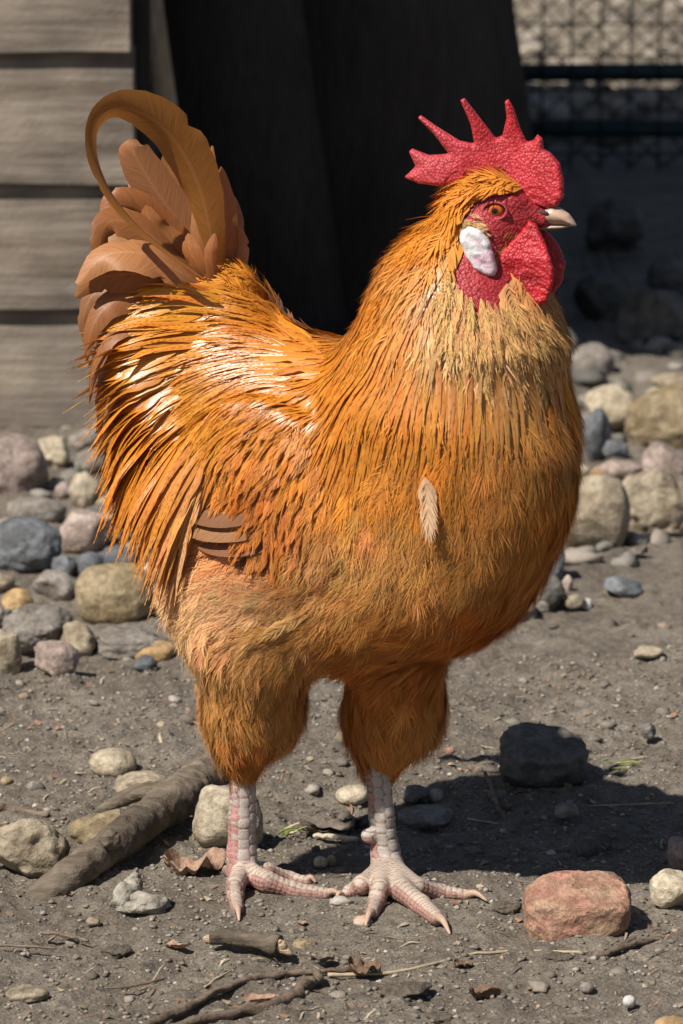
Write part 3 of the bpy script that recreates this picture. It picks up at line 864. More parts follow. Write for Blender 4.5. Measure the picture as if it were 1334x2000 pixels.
leaf(690, 1600, 90, 30, 'bark_flake', 'dark curled bark flake beside the far leg', 3, 'bark_flake', 'bark', 0.4, -0.2, crumple=0.2, th=0.003)
leaf(712, 1892, 60, 28, 'brown_leaf', 'small torn brown leaf in the foreground', 4, curl=0.5, crumple=0.3)
leaf(948, 1938, 60, 26, 'brown_leaf', 'curled brown leaf near the bottom of the soil', 5, curl=0.6, yaw=-0.5, crumple=0.3)
leaf(345, 1842, 46, 12, 'dry_leaf', 'narrow tan leaf left of the broken stick', 6, yaw=-0.2, crumple=0.15)
leaf(505, 1948, 60, 12, 'dry_leaf', 'narrow orange brown leaf between the two foreground twigs', 7, yaw=0.1, crumple=0.15)
leaf(1098, 1308, 26, 20, 'brown_leaf', 'small brown seed husk on the open soil', 8, 'seed_husk', 'husk', 1.4, crumple=0.5)
leaf(940, 1250, 40, 14, 'bark_flake', 'small crumbling bark piece under the breast of the rooster', 9, 'bark_flake', 'bark', crumple=0.3)
leaf(905, 1880, 34, 12, 'brown_leaf', 'tiny dark leaf scrap in the foreground', 10, crumple=0.3)
leaf(590, 1798, 20, 9, 'dry_leaf', 'tiny orange leaf scrap before the near foot', 11, crumple=0.2)
leaf(1240, 1080, 70, 22, 'bark_flake', 'brown bark scrap below the big boulder with a dark pit', 12, 'bark_flake', 'bark', crumple=0.3)
leaf(630, 1868, 44, 14, 'bark_flake', 'thin bark scrap right of the broken stick', 13, 'bark_flake', 'bark', crumple=0.2)
def chalky():
    c = at_z(272, 1765, 0.0)
    root = empty('bark_chunk', (c[0], c[1], 0)); tag(root, 'chalky white and grey bark chunk with an upright spike', 'bark')
    Vk, Fk = stone_mesh(61, 4, 5, 0.25); V = Vk * np.array([58, 44, 24]) / S + at_z(278, 1765, 0.007)
    link('base', mesh_np('base', V - np.array(root.location), [Fk]), M['chalky_bark'], root, loc=np.array(root.location))
    P = [at_z(232, 1772, 0.006), at_z(245, 1745, 0.014), at_z(262, 1722, 0.018), at_y(264, 1707, at_z(262, 1745, 0.01)[1])]
    V, F = tube(spline(P, 20), np.interp(np.linspace(0, 1, 20), [0, .5, 1], [20, 22, 6]) / S, 14, 0.35, 3)
    link('spike', mesh_np('spike', V - np.array(root.location), F), M['chalky_bark'], root, loc=np.array(root.location))
chalky()
for k, (u, v, w, h) in enumerate([(790, 1935, 110, 44), (990, 1775, 60, 36), (700, 1950, 60, 24), (860, 1990, 60, 30), (230, 1860, 70, 30), (560, 1700, 50, 24), (1090, 1870, 60, 22)]):
    lab = ['large crumbly soil clod in the foreground', 'soil clod left of the reddish rock', 'low soil clod beside the torn brown leaf', 'soil clod at the bottom edge of the picture', 'soil clod below the chalky bark chunk', 'soil clod behind the toes of the near foot', 'flat soil clod below the reddish rock'][k]
    stone(u - w / 2, v - h / 2, u + w / 2, v + h / 2, 'clod', lab, 500 + k, 2, .35, .8, 2.0, 0, 0.36, 4, name='soil_clod', cat='soil')

# ---- grass tufts
def tuft(u, v, n, ln, label, seed, lean):
    r = np.random.default_rng(seed); c = at_z(u, v, 0)
    root = empty('grass_tuft', (c[0], c[1], 0)); tag(root, label, 'grass')
    for k in range(n):
        a = r.normal(lean, 0.5); L = ln / S * r.uniform(0.5, 1.1)
        p0 = c + np.array([r.normal(0, 0.004), r.normal(0, 0.006), 0])
        d = np.array([math.sin(a), r.normal(0, 0.4), 0]); s = np.linspace(0, 1, 7)[:, None]
        X = p0 + d * L * s + np.array([0, 0, 1]) * (L * 0.55 * (s - 0.55 * s ** 2))
        V, F = tube(X, np.linspace(0.0011, 0.0002, 7), 4)
        link('blade', mesh_np('blade', V - np.array(root.location), F), M['grass' if k % 3 else 'straw'], root, loc=np.array(root.location))
tuft(560, 1628, 12, 60, 'small green grass tuft between the legs of the rooster', 1, 0.7)
tuft(1190, 1500, 16, 80, 'green and straw coloured grass tuft beside the dome shaped stone', 2, 1.0)
tuft(545, 1680, 14, 45, 'dry rooty tuft behind the near foot', 3, 0.0)

# ---- plant litter: bits of straw, stalk and leaf too small to tell apart
def litter(n, rng):
    Vs, Fs, Cs = [], [], []
    cols = np.array([(0.30, 0.23, 0.15), (0.17, 0.12, 0.08), (0.10, 0.075, 0.055), (0.36, 0.29, 0.20), (0.24, 0.13, 0.08)])
    for k in range(n):
        x, y = rng.uniform(-0.33, 0.33), rng.uniform(-0.33, 0.7)
        if math.hypot(x, y) < 0.03: continue
        L = rng.uniform(0.004, 0.022); w = rng.uniform(0.0004, 0.0010) if rng.random() < 0.7 else rng.uniform(0.0015, 0.0035)
        if w > 0.0012: L *= 0.45
        a = rng.uniform(0, np.pi); bend = rng.normal(0, 0.6)
        t = np.linspace(-0.5, 0.5, 6); ang = a + bend * t
        px_ = x + np.cumsum(np.cos(ang)) * L / 6; py_ = y + np.cumsum(np.sin(ang)) * L / 6
        z = ground_h(px_, py_) + 0.0007 + np.abs(rng.normal(0, 0.0012)) * (1 - 4 * t * t) + 0.004 * max(0, rng.normal(-0.6, 0.7)) * (t + 0.5)
        sx, sy = -np.sin(ang) * w, np.cos(ang) * w
        taper = 1 - (2 * np.abs(t)) ** 3 * 0.8
        A = np.stack([px_ + sx * taper, py_ + sy * taper, z + w * 0.4], -1); B = np.stack([px_ - sx * taper, py_ - sy * taper, z], -1)
        o = len(Vs) * 12
        Vs.append(np.concatenate([A, B])); i = np.arange(5)
        Fs.append(np.stack([i, i + 1, i + 7, i + 6], -1) + o)
        c = cols[rng.integers(0, 5)] * rng.uniform(0.7, 1.25)
        Cs.append(np.tile(np.array([*c, 1.0]), (12, 1)))
    o = link('plant_litter', mesh_np('plant_litter', np.concatenate(Vs), [np.concatenate(Fs)], smooth=False, col=np.concatenate(Cs)), M['gravel'])
    tag(o, 'tiny scraps of straw, stalk and leaf scattered over the bare soil', 'litter', kind='stuff')
litter(900, np.random.default_rng(77))

# ================================================================== ROOSTER
PSI = math.radians(32)
HB = np.array([math.cos(PSI), -math.sin(PSI), 0]); LB = np.array([math.sin(PSI), math.cos(PSI), 0]); ZB = np.array([0, 0, 1.0])
ORG = at_z(615, 1735, 0.0)                      # midway between the feet
PSH = math.radians(10)
HH = np.array([math.cos(PSH), -math.sin(PSH), 0]); LH = np.array([math.sin(PSH), math.cos(PSH), 0])

def mid(u, v, off=0.0):
    return at_plane(u, v, ORG + LB * off, LB)
HEAD0 = mid(905, 560)
HORG = at_y(965, 420, HEAD0[1] - 0.012)
def hmid(u, v, off=0.0):
    return at_plane(u, v, HORG + LH * off, LH)

rooster = empty('rooster', (ORG[0], ORG[1], 0))
tag(rooster, 'golden orange rooster with red comb, white earlobe and arched tail standing on bare soil', 'rooster')

# ---- signed distance field of the body under the plumage
ELL = []; CON = []
def ell(c, rh, rz, rl, phi=0.0, h=HB, l=LB):
    a = math.radians(phi); ca, sa = math.cos(a), math.sin(a)
    A = np.stack([h * ca + ZB * sa, -h * sa + ZB * ca, l])
    ELL.append((c, A, np.array([rh, rz, rl]) / S))
def cone(a, b, ra, rb):
    CON.append((a, b, ra / S, rb / S))

def sd_ell(P, e):
    c, A, r = e
    q = (P - c) @ A.T
    k0 = np.linalg.norm(q / r, axis=-1); k1 = np.linalg.norm(q / (r * r), axis=-1)
    return k0 * (k0 - 1) / np.maximum(k1, 1e-9)
def sd_cone(P, e):
    a, b, ra, rb = e
    ba = b - a; t = np.clip(((P - a) @ ba) / np.dot(ba, ba), 0, 1)
    return np.linalg.norm(P - a - t[..., None] * ba, axis=-1) - (ra + (rb - ra) * t)
def smin(a, b, k):
    h = np.clip(0.5 + 0.5 * (b - a) / k, 0, 1)
    return b + (a - b) * h - k * h * (1 - h)

ell(mid(875, 925), 225, 230, 195)                                # breast
ell(mid(640, 935), 265, 250, 205)                                # trunk
ell(mid(455, 800), 165, 180, 150, -20)                           # rump
ell(mid(475, 1135, -0.035), 135, 150, 120)                       # near thigh
ell(mid(560, 1135, 0.05), 135, 150, 110)                         # far thigh
ell(mid(690, 1135), 225, 150, 160, 8)                            # belly
ell(mid(850, 1080), 175, 160, 150)                               # keel
ell(mid(445, 600), 60, 75, 45, -35)                              # tail root
ell(mid(525, 955, -0.071), 150, 145, 30, 20)                     # folded wing
cone(hmid(945, 445), mid(898, 560), 66, 108)
cone(mid(898, 560), mid(900, 660), 108, 172)
cone(mid(900, 660), mid(880, 780), 172, 212)
LEG = {}
hipN = mid(500, 1260, -0.042); kneeN = at_y(494, 1385, at_z(470, 1735)[1] + 0.0); hockN = at_y(476, 1480, at_z(470, 1735)[1])
hipF = mid(775, 1260, 0.03); kneeF = at_y(768, 1390, at_z(750, 1720)[1]); hockF = at_y(741, 1490, at_z(750, 1720)[1] + 0.004)
cone(hipN, kneeN, 84, 60); cone(kneeN, hockN, 60, 27)
cone(hipF, kneeF, 82, 66); cone(kneeF, hockF, 66, 27)

HEAD_E = []
def sdf_head(P):
    d = sd_ell(P, HEAD_E[0])
    for e in HEAD_E[1:]:
        d = smin(d, sd_ell(P, e) if len(e) == 3 else sd_cone(P, e), 0.008)
    return d
def hell(c, rh, rz, rl, phi=0.0):
    a = math.radians(phi); ca, sa = math.cos(a), math.sin(a)
    A = np.stack([HH * ca + ZB * sa, -HH * sa + ZB * ca, LH])
    HEAD_E.append((c, A, np.array([rh, rz, rl]) / S))
hell(hmid(962, 415), 78, 66, 52, -10)
HEAD_E.append((hmid(995, 418), hmid(1056, 426), 42 / S, 21 / S))
hell(hmid(985, 455), 50, 42, 42, 0)
HEAD_E.append((hmid(945, 450), mid(915, 565), 62 / S, 80 / S))
hell(hmid(975, 388, -0.012), 34, 12, 10, -8)                     # brow

def sdf_torso(P):
    d = sd_ell(P, ELL[0])
    for i, e in enumerate(ELL[1:]):
        d = smin(d, sd_ell(P, e), 0.010 if i == 7 else 0.03)
    for e in CON:
        d = smin(d, sd_cone(P, e), 0.022)
    return d
def sdf_all(P):
    return smin(sdf_torso(P), sdf_head(P), 0.008)

def grad(f, P, e=0.0015):
    g = np.zeros_like(P)
    for k in ((1, -1, -1), (-1, -1, 1), (-1, 1, -1), (1, 1, 1)):
        k = np.array(k, float); g += k * f(P + k * e)[..., None]
    return unit(g)

def surface_nets(f, lo, hi, h):
    lo = np.asarray(lo, float); n = np.ceil((np.asarray(hi) - lo) / h).astype(int) + 1
    ax = [lo[i] + h * np.arange(n[i]) for i in range(3)]
    D = np.empty(n)
    for i in range(n[0]):
        Y, Z = np.meshgrid(ax[1], ax[2], indexing='ij')
        D[i] = f(np.stack([np.full_like(Y, ax[0][i]), Y, Z], -1))
    ins = D < 0
    corners = [(a, b, c) for a in (0, 1) for b in (0, 1) for c in (0, 1)]
    sl = lambda o: tuple(slice(o[k], n[k] - 1 + o[k]) for k in range(3))
    cnt = sum(ins[sl(o)].astype(np.int8) for o in corners)
    act = (cnt > 0) & (cnt < 8)
    idx = -np.ones(act.shape, int); cells = np.argwhere(act); idx[act] = np.arange(len(cells))
    acc = np.zeros((len(cells), 3)); num = np.zeros(len(cells))
    for a in range(8):
        for b in range(a + 1, 8):
            A, B = np.array(corners[a]), np.array(corners[b])
            if np.abs(A - B).sum() != 1: continue
            da = D[tuple((cells + A).T)]; db = D[tuple((cells + B).T)]
            m = (da < 0) != (db < 0)
            t = np.where(m, da / np.where(m, da - db, 1), 0)
            acc += np.where(m[:, None], A + (B - A) * t[:, None], 0); num += m
    Vx = lo + (cells + acc / num[:, None]) * h
    quads = []
    for k in range(3):
        o = [0, 0, 0]; o[k] = 1
        a = ins[:n[0] - o[0], :n[1] - o[1], :n[2] - o[2]]; b = ins[o[0]:, o[1]:, o[2]:]
        e = np.argwhere(a != b); s = a[tuple(e.T)]
        p, q = (k + 1) % 3, (k + 2) % 3
        ok = (e[:, p] > 0) & (e[:, q] > 0) & (e[:, p] < n[p] - 1) & (e[:, q] < n[q] - 1)
        e, s = e[ok], s[ok]
        dp = np.zeros(3, int); dp[p] = 1; dq = np.zeros(3, int); dq[q] = 1
        Q = np.stack([idx[tuple((e - dp - dq).T)], idx[tuple((e - dq).T)], idx[tuple(e.T)], idx[tuple((e - dp).T)]], -1)
        Q[~s] = Q[~s][:, ::-1]
        quads.append(Q)
    return Vx, np.concatenate(quads)

def in_poly(U, poly):
    poly = np.asarray(poly, float); x, y = U[..., 0], U[..., 1]
    r = np.zeros(x.shape, bool); j = len(poly) - 1
    for i in range(len(poly)):
        xi, yi = poly[i]; xj, yj = poly[j]
        r ^= ((yi > y) != (yj > y)) & (x < (xj - xi) * (y - yi) / (yj - yi + 1e-12) + xi)
        j = i
    return r

def poly_sdf(A, poly):
    poly = np.asarray(poly, float); d = np.full(A.shape[:-1], 1e9)
    for i in range(len(poly)):
        a, b = poly[i], poly[(i + 1) % len(poly)]
        ba = b - a; t = np.clip(((A - a) @ ba) / np.dot(ba, ba), 0, 1)
        d = np.minimum(d, np.linalg.norm(A - a - t[..., None] * ba, axis=-1))
    return np.where(in_poly(A, poly), -d, d)

FACE = [(900, 408), (940, 382), (1000, 367), (1090, 388), (1095, 470), (1010, 520), (985, 575), (970, 625), (925, 615), (880, 590), (880, 500), (898, 470)]

# ---- legs and feet (finer field)
LEG_P = {'n': [], 'f': []}
def foot(key, shank, toes, rsh):
    L = LEG_P[key]
    for i in range(len(shank) - 1):
        L.append((shank[i], shank[i + 1], rsh[i] / S, rsh[i + 1] / S, 'shank'))
    for t in toes:
        for i in range(len(t) - 1):
            L.append((t[i][0], t[i + 1][0], t[i][1] / S, t[i + 1][1] / S, 'toe'))
yN = at_z(470, 1735)[1]; yF = at_z(752, 1725)[1]
def tz(u, v, r, z=None):
    return (at_z(u, v, (r * 0.82 / S) if z is None else z), r)
shN = [at_y(476, 1440, yN), at_y(475, 1500, yN), at_y(473, 1600, yN), at_y(472, 1668, yN), at_y(473, 1700, yN - 0.002)]
foot('n', shN, [
    [(shN[4], 24), tz(520, 1722, 20, 0.013), tz(575, 1740, 17), tz(635, 1747, 14)],
    [(shN[4], 24), tz(460, 1728, 17, 0.014), tz(459, 1752, 16), tz(464, 1777, 13)],
    [(shN[4], 22), tz(520, 1700, 15, 0.013), tz(565, 1716, 13), tz(600, 1722, 11)],
    [(shN[4], 20), tz(455, 1702, 13, 0.012), tz(437, 1700, 10), tz(425, 1699, 7)],
], [28, 26, 26, 28, 31])
shF = [at_y(738, 1450, yF + 0.004), at_y(738, 1510, yF + 0.002), at_y(745, 1590, yF), at_y(752, 1660, yF), at_y(757, 1695, yF - 0.003)]
foot('f', shF, [
    [(shF[4], 28), tz(785, 1738, 22, 0.012), tz(822, 1768, 19), tz(852, 1793, 16)],
    [(shF[4], 26), tz(815, 1733, 18, 0.012), tz(860, 1744, 16), tz(910, 1749, 12)],
    [(shF[4], 26), tz(742, 1735, 18, 0.014), tz(735, 1762, 16), tz(727, 1785, 13)],
    [(shF[4], 26), tz(708, 1728, 18, 0.011), tz(685, 1742, 14), tz(668, 1752, 9)],
], [29, 25, 24, 27, 34])
SPUR = at_y(722, 1632, yF - 0.006)
CLAWS = [(tz(632, 1747, 14), tz(672, 1754, 3, 0.003), 10), (tz(463, 1774, 13), tz(467, 1798, 3, 0.003), 10), (tz(598, 1722, 11), tz(617, 1724, 3, 0.004), 8), (tz(426, 1699, 7), tz(414, 1699, 2, 0.003), 6),
         (tz(850, 1790, 16), tz(879, 1824, 3, 0.003), 12), (tz(906, 1749, 12), tz(952, 1760, 3, 0.003), 10), (tz(728, 1782, 13), tz(714, 1808, 3, 0.003), 11), (tz(670, 1751, 10), tz(655, 1757, 2, 0.003), 7)]

def leg_sdf(key):
    def f(P):
        d = None
        for e in LEG_P[key]:
            q = sd_cone(P, e[:4]); d = q if d is None else smin(d, q, 0.004)
        if key == 'f':
            d = smin(d, np.linalg.norm((P - SPUR) * np.array([0.85, 1, 1]), axis=-1) - 15 / S, 0.003)
        return d
    return f

def hash_vor(s, c, rng, w):
    """jittered-row cells: distance to the border of brick-like scales"""
    return None

def leg_mesh(key):
    segs = LEG_P[key]
    pts = np.array([e[0] for e in segs] + [e[1] for e in segs])
    lo = pts.min(0) - 0.014; hi = pts.max(0) + 0.014
    hi[2] = max(e[0][2] for e in segs) + 0.002
    V, Q = surface_nets(leg_sdf(key), lo, hi, 0.0012)
    # nearest segment
    D = np.stack([sd_cone(V, e[:4]) for e in segs], -1); near = D.argmin(1)
    nrm = grad(leg_sdf(key), V, 0.0006)
    col = np.zeros((len(V), 4)); col[:, 3] = 1
    disp = np.zeros(len(V))
    rng = np.random.default_rng(5 if key == 'n' else 6)
    shank = [i for i, e in enumerate(segs) if e[4] == 'shank']
    issh = np.isin(near, shank)
    top = max(e[0][2] for e in segs)
    # shank: cells laid out along (height, angle)
    front = HB * (0.8 if key == 'n' else 0.45) - np.array([0, 1, 0]) * (0.55 if key == 'n' else 0.9)
    front = unit(front); lat = np.cross(ZB, front)
    cx = np.zeros((len(V), 2))
    for i in shank:
        a, b, ra, rb, _ = segs[i]
        m = near == i
        t = np.clip(((V[m] - a) @ (b - a)) / np.dot(b - a, b - a), 0, 1)
        q = V[m] - (a + t[:, None] * (b - a))
        ang = np.arctan2(q @ lat, q @ front)
        cx[m, 0] = V[m, 2]; cx[m, 1] = ang * 0.0105
    cells = []
    z = -0.01; k = 0
    while z < top + 0.02:
        cells.append((z + rng.normal() * 0.0006, 0.0052, 1)); cells.append((z + 0.0045 + rng.normal() * 0.0006, -0.0052, 1)); z += 0.0088 + rng.normal() * 0.0008
    for cpos, st in ((0.0135, 0.0050), (-0.0135, 0.0050), (0.0185, 0.0040), (-0.0185, 0.0040), (0.0235, 0.0038), (-0.0235, 0.0038), (0.0285, 0.0038), (-0.0285, 0.0038), (0.033, .004), (-0.033, .004)):
        z = -0.01 + rng.uniform(0, st)
        while z < top + 0.02:
            cells.append((z, cpos + rng.normal() * 0.0006, 0)); z += st * rng.uniform(0.85, 1.15)
    cells = np.array(cells)
    m = issh
    dd = ((cx[m][:, None, :] - cells[None, :, :2]) ** 2)
    dist = np.sqrt(dd[..., 0] * np.where(cells[:, 2] > 0, 0.75, 1.0)[None, :] + dd[..., 1] * np.where(cells[:, 2] > 0, 0.8, 1.1)[None, :])
    o = np.argsort(dist, 1)[:, :2]
    d1 = np.take_along_axis(dist, o[:, :1], 1)[:, 0]; d2 = np.take_along_axis(dist, o[:, 1:2], 1)[:, 0]
    bord = np.clip((d2 - d1) / 0.0011, 0, 1)
    disp[m] = (bord - 1) * 0.0006 + 0.0002 * (bord * (1 - d1 / 0.005))
    shade = rng.uniform(0.85, 1.12, len(cells))[o[:, 0]]
    plate = np.array([0.44, 0.375, 0.325]) * shade[:, None]
    fr = cells[o[:, 0], 2] > 0
    pink = np.array([0.42, 0.215, 0.185]) * shade[:, None]
    c = np.where(fr[:, None], plate, np.where(rng.random(len(cells))[o[:, 0]][:, None] < 0.6, pink, plate * 0.9))
    crease = np.array([0.14, 0.085, 0.06])
    if key == 'n': crease = np.array([0.30, 0.12, 0.10])
    col[m, :3] = c * bord[:, None] + crease * (1 - bord[:, None])
    # toes: transverse scutes on top, small beads at the sides
    for i, e in enumerate(segs):
        if e[4] != 'toe': continue
        a, b, ra, rb, _ = e
        m = near == i
        if not m.any(): continue
        ln = np.linalg.norm(b - a); t = ((V[m] - a) @ (b - a)) / ln
        s = a @ unit(b - a) + t
        upn = nrm[m][:, 2]
        ph = (s / 0.0042) % 1.0
        br = np.clip(np.minimum(ph, 1 - ph) / 0.16, 0, 1)
        side = np.abs(np.arctan2(np.abs(nrm[m] @ np.cross(ZB, unit(b - a))), upn))
        ph2 = (side * 0.007 / 0.0034) % 1.0
        bs = np.clip(np.minimum(ph2, 1 - ph2) / 0.2, 0, 1)
        issd = np.clip((side - 0.75) / 0.25, 0, 1)
        br = br * (1 - issd) + np.minimum(br, bs) * issd
        disp[m] = (br - 1) * 0.0006
        topc = np.array([0.42, 0.335, 0.27]); sidec = np.array([0.38, 0.21, 0.17])
        cc = topc * (1 - issd[:, None]) + sidec * issd[:, None]
        cc = cc * (1 + 0.12 * np.sin(np.floor(s / 0.0042) * 12.9898))[:, None]
        wet = np.clip((0.006 - V[m, 2]) / 0.006, 0, 1)[:, None] * 0.75
        cc = cc * (1 - wet) + np.array([0.17, 0.14, 0.11]) * wet       # soil caked on the soles
        col[m, :3] = cc * br[:, None] + np.array([0.15, 0.08, 0.06]) * (1 - br[:, None])
    # pink web between the toes
    ank = segs[len(shank) - 1][1]
    pk = np.exp(-np.sum(((V - (ank + np.array([0.006 if key == 'n' else 0.004, -0.012, -0.012]))) / np.array([0.013, 0.013, 0.010])) ** 2, 1))
    pk = pk * np.clip(disp * 900 + 1, 0.3, 1)
    col[:, :3] = col[:, :3] * (1 - 0.75 * pk[:, None]) + np.array([0.60, 0.20, 0.18]) * 0.75 * pk[:, None]
    V = V + nrm * disp[:, None]
    return V, Q, col

# ---- body mesh: trunk + head + legs in one surface
Vt, Qt = surface_nets(sdf_all, np.array([-0.19, -0.24, 0.10]), np.array([0.22, 0.24, 0.62]), 0.005)
uvt = project(Vt)
skin_under = np.array([0.33, 0.16, 0.045])
ct = np.tile(np.array([*skin_under, 1.0]), (len(Vt), 1))
nt_ = grad(sdf_all, Vt)
PADI = np.array([0.028, 0.07, 0.030]); PADO = np.array([0.034, 0.08, 0.036])
inhead = np.all((Vt > np.minimum(hmid(880, 600), hmid(1070, 330)) - PADI) & (Vt < np.maximum(hmid(880, 600), hmid(1070, 330)) + PADI), 1)
Vt_body = Vt - nt_ * np.where(inhead, 0.003, 0.0)[:, None]
headbox_lo = np.minimum(hmid(880, 600), hmid(1070, 330)) - PADO; headbox_hi = np.maximum(hmid(880, 600), hmid(1070, 330)) + PADO
def f_head(P): return sdf_all(P) - 0.0004 * np.sin(P[..., 2] * 1500 + 3 * np.sin(P[..., 0] * 300) + 2 * np.sin(P[..., 1] * 410 + P[..., 2] * 230))
Vh, Qh = surface_nets(f_head, headbox_lo, headbox_hi, 0.0015)
hc = in_poly(project(Vh), FACE)
red = np.array([0.38, 0.030, 0.036])
ch = np.tile(np.array([*skin_under, 1.0]), (len(Vh), 1))
wob = 0.85 + 0.3 * RNG.random(len(Vh))
ch[hc, :3] = red * wob[hc, None]
parts_v = [Vt_body, Vh]; parts_q = [Qt, Qh]; parts_c = [ct, ch]
for key in 'nf':
    v, q, c = leg_mesh(key)
    parts_v.append(v); parts_q.append(q); parts_c.append(c)
off = np.cumsum([0] + [len(v) for v in parts_v[:-1]])
bV = np.concatenate(parts_v) - np.array(rooster.location)
bQ = np.concatenate([q + o for q, o in zip(parts_q, off)])
bme = mesh_np('body', bV, [bQ], col=np.concatenate(parts_c))
bme.materials.append(M['skin']); bme.materials.append(M['comb'])
redv = np.zeros(len(bV), bool); redv[len(Vt):len(Vt) + len(Vh)] = hc
mi = redv[bQ].all(1).astype(np.int32)
if len(bme.polygons) == len(mi): bme.polygons.foreach_set('material_index', mi)
body = link('body', bme, None, rooster, loc=np.array(rooster.location))

def part(name, V, F, mat, col=None, uv=None, label=None, parent=None):
    o = link(name, mesh_np(name, V - np.array(rooster.location), F if isinstance(F, list) else [F], col=col, uv=uv), mat, rooster, loc=np.array(rooster.location))
    if parent is not None: o.parent = parent; o.location = (0, 0, 0)
    if label: o['label'] = label
    return o

# ---- comb, wattles, earlobe, beak: outlines in the head's own plane, given real thickness
def flat_part(name, poly_px, r_mm, mat, colf, off=0.0, h=0.0010, squash=1.0, wave=None, label=None, bulge=0.0, extra=None):
    P = np.array([hmid(u, v, off) for u, v in poly_px])
    o = HORG + LH * off
    poly = np.stack([(P - o) @ HH, P[:, 2] - o[2]], -1)
    r = r_mm / 1000
    def f(Q):
        q = Q - o
        A = np.stack([q @ HH, q[..., 2]], -1); c = q @ LH
        if wave is not None: c = c - wave(A)
        d2 = poly_sdf(A, poly)
        rr = r * (1 + bulge * np.clip(-d2 / (4 * r), 0, 1))
        d = np.hypot(np.maximum(d2 + r, 0), c * squash * r / rr) - r
        if extra is not None: d = d + extra(A, c)
        return d
    pad = r_mm / 1000 * (1 + bulge) / squash + 0.004
    V, Q = surface_nets(f, P.min(0) - pad - 0.012 * (wave is not None), P.max(0) + pad + 0.012 * (wave is not None), h)
    A = np.stack([(V - o) @ HH, V[:, 2] - o[2]], -1)
    col = np.ones((len(V), 4)); col[:, :3] = colf(V, A)
    return part(name, V, Q, mat, col=col, label=label)

COMB = [(787, 347), (798, 338), (811, 325), (797, 297), (804, 291), (838, 303), (876, 300), (848, 263), (816, 231), (821, 224), (848, 243), (898, 275), (925, 281), (919, 244), (900, 195), (908, 190), (925, 214), (946, 244), (966, 271), (979, 266), (988, 231), (985, 198), (993, 194), (1003, 214), (1016, 255), (1027, 278), (1040, 275), (1049, 263), (1059, 271), (1062, 292), (1075, 298), (1094, 319), (1102, 352), (1102, 383), (1091, 401), (1074, 406), (1047, 402), (1010, 392), (975, 372), (945, 356), (915, 350), (895, 358), (861, 363), (817, 358)]
def comb_col(V, A):
    pale = np.clip(0.5 + 0.5 * fbm2(A[:, 0] * 60, A[:, 1] * 60, 2, 3), 0, 1)[:, None]
    back = np.clip((0.0 - A[:, 0]) / 0.05, 0, 1)[:, None]
    k = np.clip(0.25 * pale + 0.45 * back, 0, 1)
    return np.array([0.50, 0.022, 0.030]) * (1 - k) + np.array([0.52, 0.085, 0.10]) * k
flat_part('comb', COMB, 3.6, M['comb'], comb_col, wave=lambda A: 0.003 * np.sin(A[..., 0] * 70 + 1) + 0.004 * np.sin(A[..., 1] * 40) * np.clip(A[..., 1] / 0.06, 0, 1), squash=0.8, bulge=0.35,
          extra=lambda A, c: 0.0005 * np.sin(A[..., 1] * 900 + 4 * np.sin(A[..., 0] * 160)) * np.clip(1 - A[..., 1] / 0.03, 0, 1))
WAT = [(1030, 432), (1046, 440), (1055, 458), (1067, 484), (1082, 521), (1083, 548), (1070, 585), (1047, 603), (1027, 609), (1012, 601), (1000, 585), (976, 551), (971, 521), (979, 491), (1006, 464), (1022, 446)]
red_col = lambda V, A: np.array([0.48, 0.018, 0.026]) * (0.9 + 0.2 * fbm2(A[:, 0] * 120, A[:, 1] * 120, 2, 8))[:, None]
wr = lambda A, c: 0.00045 * fbm2(A[..., 0] * 150 + 3, A[..., 1] * 420 + A[..., 0] * 160, 2, 5)
flat_part('wattle', WAT, 3.0, M['comb'], red_col, off=-0.021, wave=lambda A: 0.006 * np.cos((A[..., 0] - 0.024) * 62) - 0.004 + 0.006 * np.clip(A[..., 1] / 0.02 + 1.4, 0, 1), extra=wr, squash=0.75)
WATF = [(1048, 436), (1066, 448), (1091, 477), (1104, 514), (1098, 548), (1074, 588), (1050, 600), (1020, 575), (1010, 520), (1028, 460)]
flat_part('wattle', WATF, 3.0, M['comb'], red_col, off=0.014, wave=lambda A: -0.008 * np.cos((A[..., 0] - 0.03) * 60) + 0.006, extra=wr, squash=0.75)
EAR = [(901, 450), (916, 443), (939, 449), (955, 470), (965, 501), (971, 531), (966, 539), (954, 540), (932, 530), (912, 504), (898, 472)]
def ear_col(V, A):
    t = np.clip((A[:, 0] - (-0.022)) / 0.026 + 0.35 * fbm2(A[:, 0] * 150, A[:, 1] * 150, 3, 4), 0, 1)[:, None]
    k = np.clip((t - 0.55) * 1.6, 0, 1)
    return np.array([0.72, 0.68, 0.68]) * (1 - k) + np.array([0.58, 0.32, 0.40]) * k
flat_part('earlobe', EAR, 4.0, M['skin'], ear_col, off=-0.034, squash=0.8, h=0.0009, wave=lambda A: 0.15 * (A[..., 0] + 0.012),
          extra=lambda A, c: 0.0003 * fbm2(A[..., 0] * 300, A[..., 1] * 300, 2, 2) + 0.0003 * np.sin(A[..., 0] * 420 + A[..., 1] * 520))
UB = [(1038, 424), (1058, 410), (1078, 402), (1096, 406), (1112, 418), (1121, 430), (1127, 441), (1119, 442), (1100, 438), (1075, 437), (1040, 441)]
LBK = [(1036, 441), (1075, 438), (1100, 439), (1117, 442), (1098, 446), (1070, 449), (1045, 449)]
beak_col = lambda V, A: np.array([0.44, 0.295, 0.21]) * (1 + 0.12 * fbm2(A[:, 0] * 80, A[:, 1] * 400, 2, 1))[:, None]
flat_part('upper_beak', UB, 6.5, M['horn'], beak_col, h=0.0008, squash=0.95)
flat_part('lower_beak', LBK, 2.6, M['horn'], beak_col, h=0.0007, squash=0.55)
